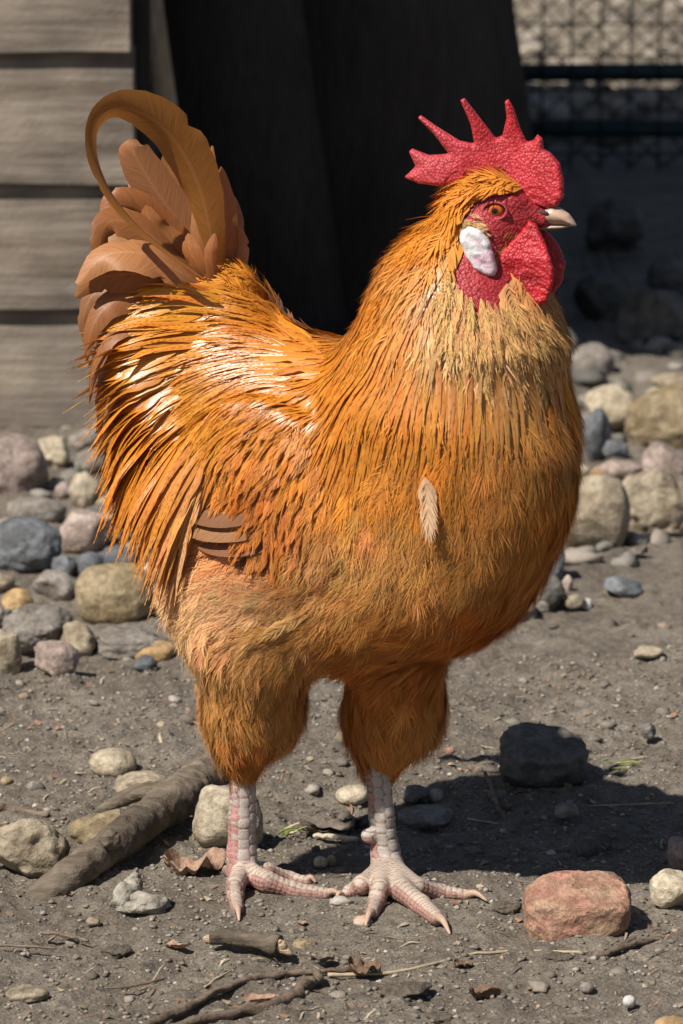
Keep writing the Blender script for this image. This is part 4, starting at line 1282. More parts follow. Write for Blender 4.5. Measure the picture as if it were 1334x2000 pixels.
# nostril
def ball(c, rad, axes, seg=24, rings=16):
    th = np.linspace(0, np.pi, rings + 1); ph = np.linspace(0, 2 * np.pi, seg, endpoint=False)
    T, Pp = np.meshgrid(th, ph, indexing='ij')
    L = np.stack([np.sin(T) * np.cos(Pp), np.sin(T) * np.sin(Pp), np.cos(T)], -1).reshape(-1, 3)
    V = c + (L * np.asarray(rad)) @ np.asarray(axes)
    i = np.arange((rings + 1) * seg).reshape(rings + 1, seg); j = np.roll(i, -1, 1)
    F = np.stack([i[:-1], i[1:], j[1:], j[:-1]], -1).reshape(-1, 4)
    return V, F, T.reshape(-1)
# eyes: axis 3 looks outward
def surf_at(u, v, side=-1):
    """point where a line across the head meets its surface"""
    c = hmid(u, v); t = np.linspace(0, 0.09, 700)
    P = c + side * LH * t[:, None]
    d = sdf_all(P); k = np.argmax(d > 0)
    return P[k]
for side in (-1, 1):
    e0 = surf_at(975, 404, side)
    axs = np.stack([HH, ZB, LH * side])
    V, F, T = ball(e0 - LH * side * 0.0052, (0.0072, 0.0066, 0.0072), axs, 32, 24)
    pup = np.clip((T - 0.36) / 0.06, 0, 1)[:, None]; iris = np.clip((T - 0.80) / 0.08, 0, 1)[:, None]
    c = np.array([0.006, 0.004, 0.004]) * (1 - pup) + pup * ((1 - iris) * np.array([0.50, 0.10, 0.01]) + iris * np.array([0.10, 0.02, 0.02]))
    eye = part('eye', V, F, M['eye'], col=np.concatenate([c, np.ones((len(V), 1))], 1))
    th = np.linspace(0, 2 * np.pi, 40)
    ring = e0 + LH * side * 0.0006 + HH * (np.cos(th) * 0.0086)[:, None] + ZB * (np.sin(th) * 0.0062)[:, None]
    V, F = tube(ring, 0.0010, 8, 0.2, 3, cap=False)
    part('eyelid', V, F, M['skin'], col=np.tile(np.array([0.33, 0.04, 0.045, 1]), (len(V), 1)), parent=eye)
    nz = surf_at(1062, 413, side) if False else hmid(1062, 416, side * 0.0055)
    V, F, T = ball(nz, (0.0055, 0.0018, 0.002), np.stack([unit(HH - 0.3 * ZB), unit(ZB + 0.3 * HH), LH]), 12, 8)
    part('nostril', V, F, M['skin'], col=np.tile(np.array([0.04, 0.018, 0.015, 1]), (len(V), 1)))
for (a, ra), (b, rb), r0 in CLAWS:
    m2 = (a + b) / 2 + np.array([0, 0, 0.004])
    pth = spline([a, m2, b], 10)
    V, F = tube(pth, np.linspace(r0 / S, 2.0 / S, 10), 12, 0.06, 2)
    part('claw', V, F, M['skin'], col=np.tile(np.array([0.45, 0.30, 0.22, 1]), (len(V), 1)) * np.concatenate([np.tile(np.linspace(0.8, 1.1, 10)[:, None], (1, 12)).reshape(-1, 1), [[0.8], [1.1]]]))

# ================================================================== PLUMAGE
FLOW = np.array([
 (930,352,-.8,.45),(985,355,-.8,.2),(860,430,-.6,.8),(800,530,-.5,.87),(740,640,-.58,.8),(690,720,-.75,.66),(640,790,-.72,.7),(700,850,-.38,.94),(780,700,-.3,.95),
 (860,620,-.12,1),(850,800,-.05,1),(900,700,.05,1),(960,650,.15,1),(1040,680,.38,.92),(1095,720,.42,.9),(1120,850,.08,1),(1000,850,.03,1),(880,480,-.25,.95),
 (1000,1000,-.1,1),(1080,1050,-.3,.95),(900,1150,-.4,.9),(750,1000,-.25,1),(700,1150,-.75,.6),(800,1250,-.75,.5),(960,1150,-.45,.85),(680,980,-.4,.9),
 (520,900,-.55,.83),(600,1000,-.28,1),(450,980,-.55,.8),(560,1060,-.2,1),(520,800,-.85,.5),(620,880,-.45,.88),
 (630,690,-.95,-.28),(540,640,-.95,-.3),(500,700,-1,-.02),(400,700,-1,.12),(450,610,-1,-.2),(330,640,-1,.1),(300,680,-.95,.25),(230,740,-.75,.62),(350,800,-.75,.66),
 (280,900,-.3,.95),(400,850,-.6,.8),(330,1000,-.12,1),(220,950,-.05,1),(480,780,-.88,.45),(570,740,-.95,.25),(200,850,-.2,1),(290,1100,-.05,1),(400,930,-.3,.95),
 (400,1100,-.7,.6),(460,1200,-.85,.4),(350,1250,-.6,.8),(550,1190,-.9,.25),(500,1330,-.2,1),(420,1330,-.3,.95),(480,1420,.02,1),(560,1380,.2,1),(770,1350,0,1),(770,1430,0,1),
 (840,1380,.1,1),(600,1290,-.5,.8),(640,1200,-.8,.5),(330,1150,-.8,.6)], float)
def flow(U):
    d2 = ((U[:, None, :] - FLOW[None, :, :2]) ** 2).sum(-1) + 400.0
    w = 1.0 / d2 ** 2
    d = (w[..., None] * FLOW[None, :, 2:]).sum(1) / w.sum(1)[:, None]
    d = unit(d)
    return d[:, :1] * CR[None, :] - d[:, 1:] * CU[None, :]

def trace(P0, L, K, lift0, lift1, attract, rot=None, pull=None, tipcurl=0.0):
    n = len(P0); x = P0.copy(); X = np.zeros((n, K, 3)); NN = np.zeros((n, K, 3)); TT = np.zeros((n, K, 3))
    nrm = grad(sdf_all, x); x = x + nrm * (lift0 - sdf_all(x))[:, None]
    step = (L / (K - 1))[:, None]
    tprev = None
    for k in range(K):
        s = k / (K - 1)
        nrm = grad(sdf_all, x); dist = sdf_all(x)
        d = flow(project(x))
        if rot is not None:
            sd = np.cross(nrm, d); d = unit(d + sd * rot[:, None])
        w = np.clip(1 - (dist - lift1) / 0.02, 0, 1)[:, None]
        t = unit(d - nrm * (d * nrm).sum(-1, keepdims=True) * w)
        if tprev is not None: t = unit(0.45 * t + 0.55 * tprev)
        X[:, k] = x; NN[:, k] = nrm; TT[:, k] = t
        tprev = t
        x = x + t * step
        lf = lift0 + (lift1 - lift0) * min(1, (s + 1 / (K - 1))) ** 0.9
        e = sdf_all(x); nn = grad(sdf_all, x)
        corr = np.where(e < lf, lf - e, -(e - lf) * attract)
        x = x + nn * corr[:, None]
    TT = unit(np.gradient(X, axis=1))
    SD = unit(np.cross(TT, NN)); NN = np.cross(SD, TT)
    return X, TT, SD, NN

def vane_arrays(X, SD, NN, W, prof, camber, col, jag=0.12, M_=5, rng=RNG, split=0.3):
    """lanceolate vanes: (n,K) spine points -> vertex, quad, uv, colour arrays"""
    n, K, _ = X.shape
    a = np.linspace(-1, 1, M_)
    w = W[:, None] * prof[None, :]
    e = 1 - (jag * rng.random((n, K, M_)) + split * (rng.random((n, K, M_)) < 0.06)) * (np.abs(a) > 0.99)[None, None, :]
    across = w[..., None] * a[None, None, :] * e
    V = X[:, :, None, :] + SD[:, :, None, :] * across[..., None] - NN[:, :, None, :] * (camber * w[..., None] * (np.abs(a) ** 1.5)[None, None, :])[..., None]
    seg = np.linalg.norm(np.diff(X, axis=1), axis=-1); ln = np.concatenate([np.zeros((n, 1)), np.cumsum(seg, 1)], 1)
    UV = np.stack([np.broadcast_to((a * 0.5 + 0.5)[None, None, :], across.shape), np.broadcast_to(ln[..., None], across.shape)], -1)
    C = np.empty((n, K, M_, 4)); C[..., :3] = col[:, None, None, :] if col.ndim == 2 else col[:, :, None, :]
    C[..., 3] = rng.random(n)[:, None, None]
    i = np.arange(K * M_).reshape(K, M_)
    Q = np.stack([i[:-1, :-1], i[:-1, 1:], i[1:, 1:], i[1:, :-1]], -1).reshape(-1, 4)
    return V.reshape(n, K * M_, 3), Q, UV.reshape(n, K * M_, 2), C.reshape(n, K * M_, 4)

def barb_arrays(X, TT, SD, NN, W, nb, col, rng=RNG, s0=0.08, angle=0.75, fluff=0.15, bw=0.0007, tipw=1.0, reach=1.0):
    """downy feathers: every barb is a thin tapering ribbon springing from the shaft"""
    n, K, _ = X.shape
    s = np.linspace(s0, 1.0, nb)
    sp = s * (K - 1); i0 = np.minimum(sp.astype(int), K - 2); f = (sp - i0)[None, :, None]
    g = lambda A: A[:, i0] * (1 - f) + A[:, i0 + 1] * f
    x, t, sd, nn = g(X), unit(g(TT)), unit(g(SD)), unit(g(NN))
    outs = []
    for sg in (-1, 1):
        ang = angle * (1 - 0.75 * s[None, :] ** 3) * rng.uniform(0.75, 1.25, (n, nb))
        ln = W[:, None] * reach * (0.55 + 0.45 * np.sin(np.pi * np.clip(s, 0, 1) ** 0.8))[None, :] * rng.uniform(0.7, 1.2, (n, nb)) / np.maximum(np.sin(np.maximum(ang, 0.5)), 0.45)
        d0 = unit(t * np.cos(ang)[..., None] + sg * sd * np.sin(ang)[..., None] + nn * (rng.normal(0, fluff, (n, nb)))[..., None])
        d1 = unit(d0 * 0.75 + t * 0.55 + nn * rng.normal(0, fluff, (n, nb))[..., None] + sg * sd * rng.normal(0, 0.12, (n, nb))[..., None])
        p1 = x + d0 * (ln * 0.5)[..., None]; p2 = p1 + d1 * (ln * 0.5)[..., None]
        wv = unit(np.cross(d0, nn)); b = bw * rng.uniform(0.7, 1.3, (n, nb))[..., None]
        V = np.stack([x - wv * b, x + wv * b, p1 - wv * b * 0.9, p1 + wv * b * 0.9, p2], 2)      # n,nb,5,3
        outs.append(V)
    V = np.concatenate(outs, 1)                                                        # n,2nb,5,3
    m = V.shape[1]
    C = np.empty((n, m, 5, 4)); v = rng.uniform(0.92, 1.08, (n, m))
    C[..., :3] = col[:, None, None, :] * v[..., None, None]; C[..., 3] = rng.random((n, m))[..., None]
    C[:, :, 4, :3] *= 1.15
    return V.reshape(n, m * 5, 3), C.reshape(n, m * 5, 4), m

def join_vanes(name, V, Q, UV, C, mat, label=None, parent=None):
    n, k, _ = V.shape
    F = (Q[None] + (np.arange(n) * k)[:, None, None]).reshape(-1, 4)
    o = part(name, V.reshape(-1, 3), F, mat, C.reshape(-1, 4), UV.reshape(-1, 2), label, parent)
    o['kind'] = 'stuff'
    return o
def single_vanes(name, V, Q, UV, C, mat, parent=None):
    for i in range(len(V)):
        part(name, V[i], Q, mat, C[i], UV[i], None, parent)
def join_barbs(name, sets, mat, label=None, stuff=True):
    Vs, Cs, T3, Q4 = [], [], [], []; o = 0
    for V, C, m in sets:
        n = len(V); k = n * m
        base = (np.arange(k) * 5 + o)[:, None]
        Q4.append(base + np.array([[0, 1, 3, 2]])); T3.append(base + np.array([[2, 3, 4]]))
        Vs.append(V.reshape(-1, 3)); Cs.append(C.reshape(-1, 4)); o += k * 5
    V = np.concatenate(Vs); uv = np.tile(np.array([0.7, 0.0]), (len(V), 1))
    ob = part(name, V, [np.concatenate(Q4), np.concatenate(T3)], mat, np.concatenate(Cs), uv, label)
    if stuff: ob['kind'] = 'stuff'
    return ob

def scatter(poly, spacing_px, excl=None):
    """roots on the body surface whose place falls in a region, about spacing_px apart"""
    P = Vt[RNG.permutation(len(Vt))]
    jit = RNG.normal(0, 0.0018, P.shape); P = P + jit
    U = project(P); m = in_poly(U, poly)
    if excl is not None:
        for e in excl: m &= ~in_poly(U, e)
    P = P[m]
    h = spacing_px / S
    key = np.floor(P / h + RNG.random(3)).astype(int)
    _, i = np.unique(key, axis=0, return_index=True)
    P = P[i]
    n = grad(sdf_all, P)
    return P - n * sdf_all(P)[:, None]

def facing(P):
    return ((CAM - P) * grad(sdf_all, P)).sum(-1) / np.linalg.norm(CAM - P, axis=-1)
def tint(base, n, dv=0.12, dh=0.05, rng=RNG):
    c = np.asarray(base, float)
    c = np.tile(c, (n, 1)) if c.ndim == 1 else c.copy()
    c *= (1 + rng.normal(0, dv, n))[:, None]
    c[:, 1] *= 1 + rng.normal(0, dh, n)
    return np.clip(c, 0.002, 0.95)
def lerp_cols(U, stops):
    """plumage colour by place on the bird, breast shading included"""
    s = np.array([p[:2] for p in stops], float); c = np.array([p[2] for p in stops])
    w = 1 / (((U[:, None] - s[None]) ** 2).sum(-1) + 1500.0) ** 1.5
    return (w[..., None] * c[None]).sum(1) / w.sum(1)[:, None]

ORANGE = (0.58, 0.195, 0.013); DEEP = (0.46, 0.118, 0.006); GOLD = (0.64, 0.255, 0.020); BUFF = (0.50, 0.235, 0.062); PALE = (0.76, 0.49, 0.245); RUST = (0.40, 0.165, 0.06); TAILC = (0.34, 0.128, 0.042); TAILP = (0.45, 0.195, 0.078)
STOPS = [(930,350,ORANGE),(850,430,ORANGE),(760,560,ORANGE),(700,700,ORANGE),(640,800,ORANGE),(850,560,BUFF),(900,620,PALE),(950,650,PALE),(1030,640,BUFF),(1090,700,ORANGE),(800,760,ORANGE),(900,760,ORANGE),(1000,750,BUFF),
 (1060,800,(.44,.19,.045)),(860,850,ORANGE),(720,900,ORANGE),(750,960,BUFF),(900,950,BUFF),(1000,900,(.44,.19,.045)),(1100,900,ORANGE),(680,1000,(.60,.32,.115)),(640,1030,(.60,.32,.115)),(760,990,(.58,.30,.10)),(800,1050,BUFF),(950,1050,BUFF),(1000,1150,DEEP),(850,1170,(.46,.17,.03)),(720,1200,(.46,.18,.035)),(750,1280,DEEP),  # darker stops on the right breast put its shading into the colour
 (400,1100,PALE),(500,1150,PALE),(580,1140,PALE),(350,1200,PALE),(400,1280,BUFF),(500,1260,BUFF),(600,1230,BUFF),(480,1400,DEEP),(440,1350,BUFF),(550,1380,BUFF),(770,1350,BUFF),(770,1440,DEEP),(830,1380,BUFF),
 (520,900,DEEP),(600,980,DEEP),(560,1060,DEEP),(480,1000,DEEP),(640,860,ORANGE),(300,600,GOLD),(420,640,GOLD),(520,680,ORANGE),(620,690,ORANGE),(400,760,GOLD),(300,850,ORANGE),(260,950,ORANGE),(340,950,ORANGE),(450,800,GOLD),(540,770,ORANGE)]

HACKLE = [(915, 342), (985, 346), (1004, 363), (950, 372), (888, 402), (880, 480), (872, 575), (930, 630), (1015, 640), (1075, 620), (1115, 690), (1125, 790), (1060, 770), (985, 760), (900, 790), (840, 815), (740, 820), (650, 800), (600, 760), (655, 680), (700, 640), (740, 550), (820, 420)]
SADDLE = [(430, 560), (490, 555), (690, 670), (660, 740), (580, 790), (470, 830), (400, 900), (380, 960), (300, 960), (220, 880), (220, 700), (300, 600)]
WING = [(465, 850), (560, 785), (665, 840), (650, 960), (620, 1085), (545, 1060), (492, 985), (462, 915)]
THIGH = [(280, 960), (400, 1010), (520, 1075), (620, 1090), (700, 1130), (640, 1370), (380, 1385), (280, 1250)]
SHANKS = [(380, 1330), (900, 1330), (900, 1520), (380, 1520)]
BREAST = [(650, 930), (720, 870), (840, 860), (930, 840), (1020, 760), (1100, 690), (1180, 700), (1200, 1000), (1050, 1250), (880, 1360), (580, 1360), (560, 1150), (610, 1090), (650, 950)]
EVERY = [(0, 0), (1334, 0), (1334, 2000), (0, 2000)]
SZ = 1.0 / S

def profile(K, kind):
    s = np.linspace(0, 1, K)
    if kind == 'spear': p = np.minimum(1, (s / 0.18 + 0.15)) * np.clip((1 - s) / 0.72, 0, 1) ** 0.85
    elif kind == 'round': p = np.minimum(1, (s / 0.3 + 0.15)) * np.sqrt(np.clip(1 - np.clip((s - 0.62) / 0.38, 0, 1) ** 2, 0.02, 1))
    elif kind == 'blade': p = np.minimum(1, s / 0.25 + 0.08) * np.clip((1 - s) / 0.30, 0, 1) ** 0.6
    p[-1] = max(p[-1], 0.03)
    return p

# ---- downy undercoat over breast, belly, thighs, drumsticks
def plume(name, poly, spacing, Lr, Wr, nb, lift, excl=None, col=None, fluff=0.15, bw=0.0007, vane=True, dv=0.10, K=6, vlen=0.9, rotn=0.16, angle=0.75, label=None, bs0=0.08):
    P = scatter(poly, spacing, excl)
    P = P[facing(P) > -0.75]
    n = len(P); U = project(P)
    L = RNG.uniform(*Lr, n) * SZ; W = RNG.uniform(*Wr, n) * SZ
    c = tint(lerp_cols(U, STOPS) if col is None else col, n, dv, 0.05)
    X, TT, SD, NN = trace(P, L, K, 0.001 + RNG.uniform(0, 0.0015, n), lift + RNG.uniform(-0.0015, 0.002, n), 0.5, RNG.normal(0, rotn, n))
    out = []
    if vane:
        out.append(join_vanes(name, *vane_arrays(X, SD, NN, W * vlen, profile(K, 'round'), 0.25, c, 0.25), M['f_soft'], label))
    # fluffy fringe just above the vane
    B = barb_arrays(X + NN * 0.0004, TT, SD, NN, W * 1.08, nb, c * 1.03, fluff=fluff, bw=bw, angle=angle, s0=bs0)
    out.append(join_barbs(name, [B], M['f_soft'], label))
    return n
cnt = {}
cnt['breast'] = plume('breast_plumage', BREAST, 18, (95, 150), (26, 40), 16, 0.0078, [WING], fluff=0.05, bw=0.00022, angle=0.42, bs0=0.5, K=9, dv=0.13, rotn=0.12)
cnt['thigh'] = plume('thigh_fluff', THIGH, 15, (80, 130), (18, 28), 20, 0.010, [WING], fluff=0.15, bw=0.00024, vane=True, rotn=0.26, vlen=0.8, angle=0.5, K=8)
cnt['shank'] = plume('drumstick_plumage', SHANKS, 11, (60, 100), (13, 22), 15, 0.0055, [THIGH, BREAST], fluff=0.08, bw=0.00024, angle=0.5)
def topcoat(name, poly, spacing, Lr, Wr, lift, excl, gain, dv, angle, fluff, rotn=0.25):
    P = scatter(poly, spacing, excl); P = P[facing(P) > -0.3]; n = len(P)
    L = RNG.uniform(*Lr, n) * SZ; W = RNG.uniform(*Wr, n) * SZ
    c = tint(np.array(lerp_cols(project(P), STOPS)) * gain, n, dv, 0.07)
    X, TT, SD, NN = trace(P, L, 10, 0.0045 + RNG.uniform(0, 0.001, n), lift + RNG.uniform(-0.001, 0.002, n), 0.5, RNG.normal(0, rotn, n))
    v, q, uv, cc = vane_arrays(X, SD, NN, W * 0.8, profile(10, 'round'), 0.12, c, 0.3)
    B = barb_arrays(X + NN * 0.0004, TT, SD, NN, W * 1.05, 26, c * 1.04, fluff=fluff, bw=0.00026, angle=angle, s0=0.15)
    coat = join_barbs(name + 's', [B], M['f_soft'], stuff=True)
    single_vanes(name, v[:300], q, uv[:300], cc[:300], M['f_soft'])
    if n > 300: join_vanes(name, v[300:], q, uv[300:], cc[300:], M['f_soft'])
    cnt[name] = n
topcoat('breast_feather', BREAST, 34, (85, 125), (24, 36), 0.0105, [WING], 1.08, 0.16, 0.45, 0.07)
topcoat('flank_feather', THIGH, 32, (80, 120), (18, 28), 0.0125, [WING], 1.06, 0.12, 0.5, 0.12, 0.3)
cnt['rump'] = plume('rump_fluff', [(380, 540), (500, 540), (480, 620), (380, 620)], 14, (50, 80), (12, 18), 12, 0.008, fluff=0.35, bw=0.0004, vane=False)
cnt['under'] = plume('under_plumage', EVERY, 24, (60, 90), (22, 30), 8, 0.005, [BREAST, THIGH, SHANKS, FACE, WING], fluff=0.1, K=5)

# ---- wing: folded flight feathers and coverts
def wing_feathers():
    base = [((520, 985), (352, 990), 30), ((540, 1010), (350, 1022), 30), ((560, 1035), (378, 1055), 28), ((590, 1050), (425, 1085), 26), ((600, 1060), (440, 1095), 26), ((615, 1065), (470, 1112), 24), ((620, 1070), (505, 1128), 22), ((625, 1070), (545, 1135), 20)]
    Xs = []
    for k, (a, b, w) in enumerate(base):
        y0 = mid(540, 980, -0.082)[1]
        A = at_y(*a, y0 - 0.004 + 0.0 * k); B = at_y(*b, y0 + (0.035 - 0.004 * k) + 0.004)
        Cc = (A + B) / 2 + np.array([0, -0.006, -0.004])
        X = spline([A, Cc, B], 14)
        T = unit(np.gradient(X, axis=0)); view = unit(CAM - X)
        nn = unit(view - T * (view * T).sum(-1, keepdims=True) + 0.45 * ZB); sd = np.cross(T, nn)
        v, q, uv, c = vane_arrays(X[None], sd[None], np.cross(sd, T)[None], np.array([w * SZ]), profile(14, 'round'), 0.18, tint((0.27, 0.110, 0.042), 1, 0.12), 0.03, split=0.0)  # brown feathers, colour lowered to paint in the shade at the wing
        part('flight_feather', v[0], q, M['f_tail'], c[0], uv[0], None, wing)
P = scatter(WING, 16); P = P[facing(P) > -0.2]
n = len(P)
X, TT, SD, NN = trace(P, RNG.uniform(75, 125, n) * SZ, 9, 0.003 + RNG.uniform(0, 0.001, n), 0.011 + RNG.uniform(-0.0015, 0.003, n), 0.35, RNG.normal(0, 0.07, n))
c = tint(lerp_cols(project(P), STOPS), n, 0.14, 0.06)
Wd = RNG.uniform(10, 15, n) * SZ
v, q, uv, cc = vane_arrays(X, SD, NN, Wd, profile(9, 'blade'), 0.08, c, 0.22)
B = barb_arrays(X + NN * 0.0005, TT, SD, NN, Wd, 14, c, fluff=0.08, bw=0.00028, angle=0.4)
wing = join_barbs('wing', [B], M['f_wing'], 'deep orange folded wing', stuff=False)
single_vanes('wing_covert', v[:300], q, uv[:300], cc[:300], M['f_wing'], wing)
if n > 300: join_vanes('wing_covert', v[300:], q, uv[300:], cc[300:], M['f_wing'], None, wing)
wing_feathers()
cnt['wing'] = n

# ---- saddle: long drooping spears laid along guide streams (root to tip, photograph pixels)
GUIDES = [
 [(600,668),(520,612),(440,578),(350,556),(268,560)],
 [(620,676),(530,628),(430,598),(320,590),(212,622)],
 [(630,684),(530,646),(420,622),(300,622),(146,668)],
 [(635,692),(530,664),(410,650),(270,660),(152,702)],
 [(640,702),(530,684),(400,684),(262,716),(150,786)],
 [(640,712),(520,702),(360,730),(240,800),(180,890)],
 [(635,722),(515,722),(350,772),(244,868),(200,985)],
 [(630,732),(510,744),(362,812),(264,930),(214,1075)],
 [(620,744),(510,764),(380,840),(290,970),(244,1115)],
 [(610,756),(505,786),(398,865),(320,1000),(280,1140)],
 [(600,768),(500,806),(415,884),(346,1026),(298,1185)],
 [(590,780),(500,826),(430,902),(374,1040),(312,1238)]]
GD = []
for g in GUIDES:
    ys = []
    for (u, v) in g:
        hit = None
        for y in np.linspace(-0.16, 0.10, 140):
            if sdf_all(at_y(u, v, y)[None])[0] < 0.006: hit = y; break
        ys.append(hit)
    last = [y for y in ys if y is not None][-1]
    ys = [last - 0.004 if y is None else y for y in ys]
    for k in range(3, 5): ys[k] = min(ys[k], ys[k - 1] + 0.012)
    GD.append([at_y(u, v, y) for (u, v), y in zip(g, ys)])
GD = np.array([spline(g, 60) for g in GD])                                  # 12,60,3
def stream_feathers(n, mirror=False):
    K = 15
    pw = np.array([.6, .7, .8, 1.0, 1.4, 1.6, 1.7, 1.6, 1.4, 1.2, 1.0]); gi = np.minimum(RNG.choice(11, n, p=pw / pw.sum()) + RNG.random(n), 10.999); i0 = gi.astype(int); f = (gi - i0)[:, None, None]
    path = GD[i0] * (1 - f) + GD[i0 + 1] * f                                 # n,60,3
    tot = np.linalg.norm(np.diff(path, axis=1), axis=-1).sum(1)
    L = RNG.uniform(150, 290, n) * SZ * np.interp(gi, [0, 4, 8, 11], [0.75, 0.85, 1.05, 1.1])
    e1 = np.where(RNG.random(n) < 0.25, RNG.uniform(0.86, 1.0, n), RNG.uniform(0.28, 0.97, n))   # where the tip ends
    L = np.minimum(L, (0.2 + 0.55 * e1) * tot); s1 = e1; s0 = np.maximum(0.0, e1 - L / tot)
    t = s0[:, None] + (s1 - s0)[:, None] * np.linspace(0, 1, K)[None]
    q = t * 59; j = np.minimum(q.astype(int), 58); fr = (q - j)[..., None]
    ii = np.arange(n)[:, None]
    X = path[ii, j] * (1 - fr) + path[ii, j + 1] * fr
    # stray sideways a little, more at the tip
    X = X + (RNG.normal(0, 0.0022, (n, 1, 3)) + RNG.normal(0, 0.0045, (n, 1, 3)) * (np.linspace(0, 1, K) ** 1.5)[None, :, None])
    if mirror:
        c = ((X - ORG) * LB).sum(-1, keepdims=True); X = X - 2 * c * LB
    lf = 0.004 + RNG.uniform(0, 0.003, n)[:, None] + 0.007 * np.linspace(0, 1, K)[None]
    for _ in range(2):
        fl = X.reshape(-1, 3); e = sdf_all(fl); g = grad(sdf_all, fl)
        X = X + (g * np.clip(lf.reshape(-1) - e, 0, None)[:, None]).reshape(X.shape)
    X[:, 1:-1] = 0.25 * X[:, :-2] + 0.5 * X[:, 1:-1] + 0.25 * X[:, 2:]
    TT = unit(np.gradient(X, axis=1)); g = grad(sdf_all, X.reshape(-1, 3)).reshape(X.shape)
    view = np.array([-0.25, -1.0, 0.25]) if not mirror else np.array([-0.25, 1.0, 0.25])
    g = unit(g + 0.5 * unit(view)); NN = unit(g - TT * (g * TT).sum(-1, keepdims=True)); SD = np.cross(TT, NN)
    return X, TT, SD, NN, L, e1
def spears(name, X, TT, SD, NN, W, cols, camber=0.12, roll=0.10, fringe=12, dv=0.11, order=None, fr_bw=0.00022):
    n, K, _ = X.shape
    ro = RNG.normal(0, roll, n)[:, None, None]
    SD2 = SD * np.cos(ro) + NN * np.sin(ro); NN2 = NN * np.cos(ro) - SD * np.sin(ro)
    c = tint(cols, n, dv, 0.07)
    V, Q, UV, C = vane_arrays(X, SD2, NN2, W, profile(K, 'spear'), camber, c, 0.16)
    o = np.argsort(-order) if order is not None else np.arange(n); keep, rest = o[:300], o[300:]
    B = barb_arrays(X + NN2 * 0.0003, TT, SD2, NN2, W * 0.9, fringe, c, fluff=0.05, bw=fr_bw, angle=0.30, s0=0.3, reach=0.6)
    cape = join_barbs({'saddle_feather': 'saddle', 'hackle_feather': 'hackle'}[name], [B], M['f_gloss'], stuff=False)
    single_vanes(name, V[keep], Q, UV[keep], C[keep], M['f_gloss'], cape)
    if len(rest): join_vanes(name, V[rest], Q, UV[rest], C[rest], M['f_gloss'], None, cape)
    cnt[name] = cnt.get(name, 0) + n
X, TT, SD, NN, L, E1 = stream_feathers(1250)
n = len(X); U = project(X[:, 7])
spears('saddle_feather', X, TT, SD, NN, RNG.uniform(8, 13.5, n) * (0.42 + 0.75 * E1) * SZ, lerp_cols(U, STOPS), order=L * E1, dv=0.09, roll=0.08)
X, TT, SD, NN, L, E1 = stream_feathers(330, True)
n = len(X); U = project(X[:, 7])
V_, Q_, UV_, C_ = vane_arrays(X, SD, NN, RNG.uniform(11, 17, n) * SZ, profile(X.shape[1], 'spear'), 0.14, tint(ORANGE, n), 0.16)
join_vanes('saddle_feather', V_, Q_, UV_, C_, M['f_gloss'])
# ---- hackle: cape of narrow spears over neck and shoulders
P = scatter(HACKLE, 11.5, [FACE]); P = P[facing(P) > -0.8]; U = project(P); n = len(P)
dn = np.clip((U[:, 1] - 340) / 300, 0, 1)
L = (42 + 190 * dn ** 1.1 * RNG.uniform(0.7, 1.2, n)) * SZ
W = (4.5 + 6.5 * dn * RNG.uniform(0.75, 1.25, n)) * SZ
X, TT, SD, NN = trace(P, L, 13, (0.0008 + 0.0025 * dn) * RNG.uniform(0.8, 1.5, n), 0.0042 + 0.0058 * dn + RNG.uniform(-0.001, 0.0015, n), 0.5, RNG.normal(0, 0.035, n))
spears('hackle_feather', X, TT, SD, NN, W, lerp_cols(project(X[:, 5]), STOPS), fringe=6, dv=0.07, roll=0.05, camber=0.06, order=L * W * (facing(P) > -0.1))

# ---- small bristles about the face and the cheek tuft
def bristles(name, pts, L, W, d2, col, lift=0.004, n=60, spread=10, nb=9):
    P = []
    for u, v in pts:
        for _ in range(n):
            P.append(surf_at(u + RNG.normal(0, spread), v + RNG.normal(0, spread), -1))
    P = np.array(P); n = len(P)
    nr = grad(sdf_all, P); d = CR * d2[0] - CU * d2[1]
    d = unit(d[None] + RNG.normal(0, 0.15, (n, 3))); t = unit(d - nr * (d * nr).sum(-1, keepdims=True) + nr * 0.22)
    K = 5; s = np.linspace(0, 1, K)
    X = P[:, None] + t[:, None] * (s[None, :, None] * (RNG.uniform(0.7, 1.2, n) * L * SZ)[:, None, None])
    sd = unit(np.cross(t, nr)); TT = np.repeat(t[:, None], K, 1); SD = np.repeat(sd[:, None], K, 1); NN = np.cross(SD, TT)
    B = barb_arrays(X, TT, SD, NN, np.full(n, W * SZ), nb, tint(col, n, 0.12), fluff=0.2, bw=0.00025, angle=0.4)
    join_barbs(name, [B], M['f_soft'])
cnt['throat'] = plume('throat_fluff', [(862, 520), (882, 522), (905, 556), (950, 580), (1010, 585), (1085, 615), (1060, 690), (960, 690), (862, 660)], 7.5, (55, 115), (7, 13), 18, 0.0080, fluff=0.16, bw=0.00026, vane=False, rotn=0.2, K=7, angle=0.38, col=(0.62, 0.36, 0.135), dv=0.14)
bristles('ear_tuft', [(915, 428), (930, 432)], 24, 7, (0.9, 0.35), (0.50, 0.30, 0.14), n=24, spread=6)
bristles('neck_wisp', [(890, 545), (905, 570), (925, 590), (945, 600)], 46, 3, (0.15, 1.0), (0.66, 0.46, 0.28), n=9, spread=12, nb=6)
bristles('neck_wisp', [(880, 500), (884, 530)], 60, 5, (0.1, 1.0), (0.60, 0.36, 0.15), n=14, spread=8, nb=8)
bristles('chin_bristle', [(1010, 455), (995, 475), (980, 492)], 12, 2, (-0.5, 0.85), (0.5, 0.27, 0.06), n=12, spread=5, nb=4)
bristles('crown_feather', [(945, 350), (968, 354), (985, 362), (920, 358)], 34, 5, (-0.85, -0.05), ORANGE, n=22, spread=8)

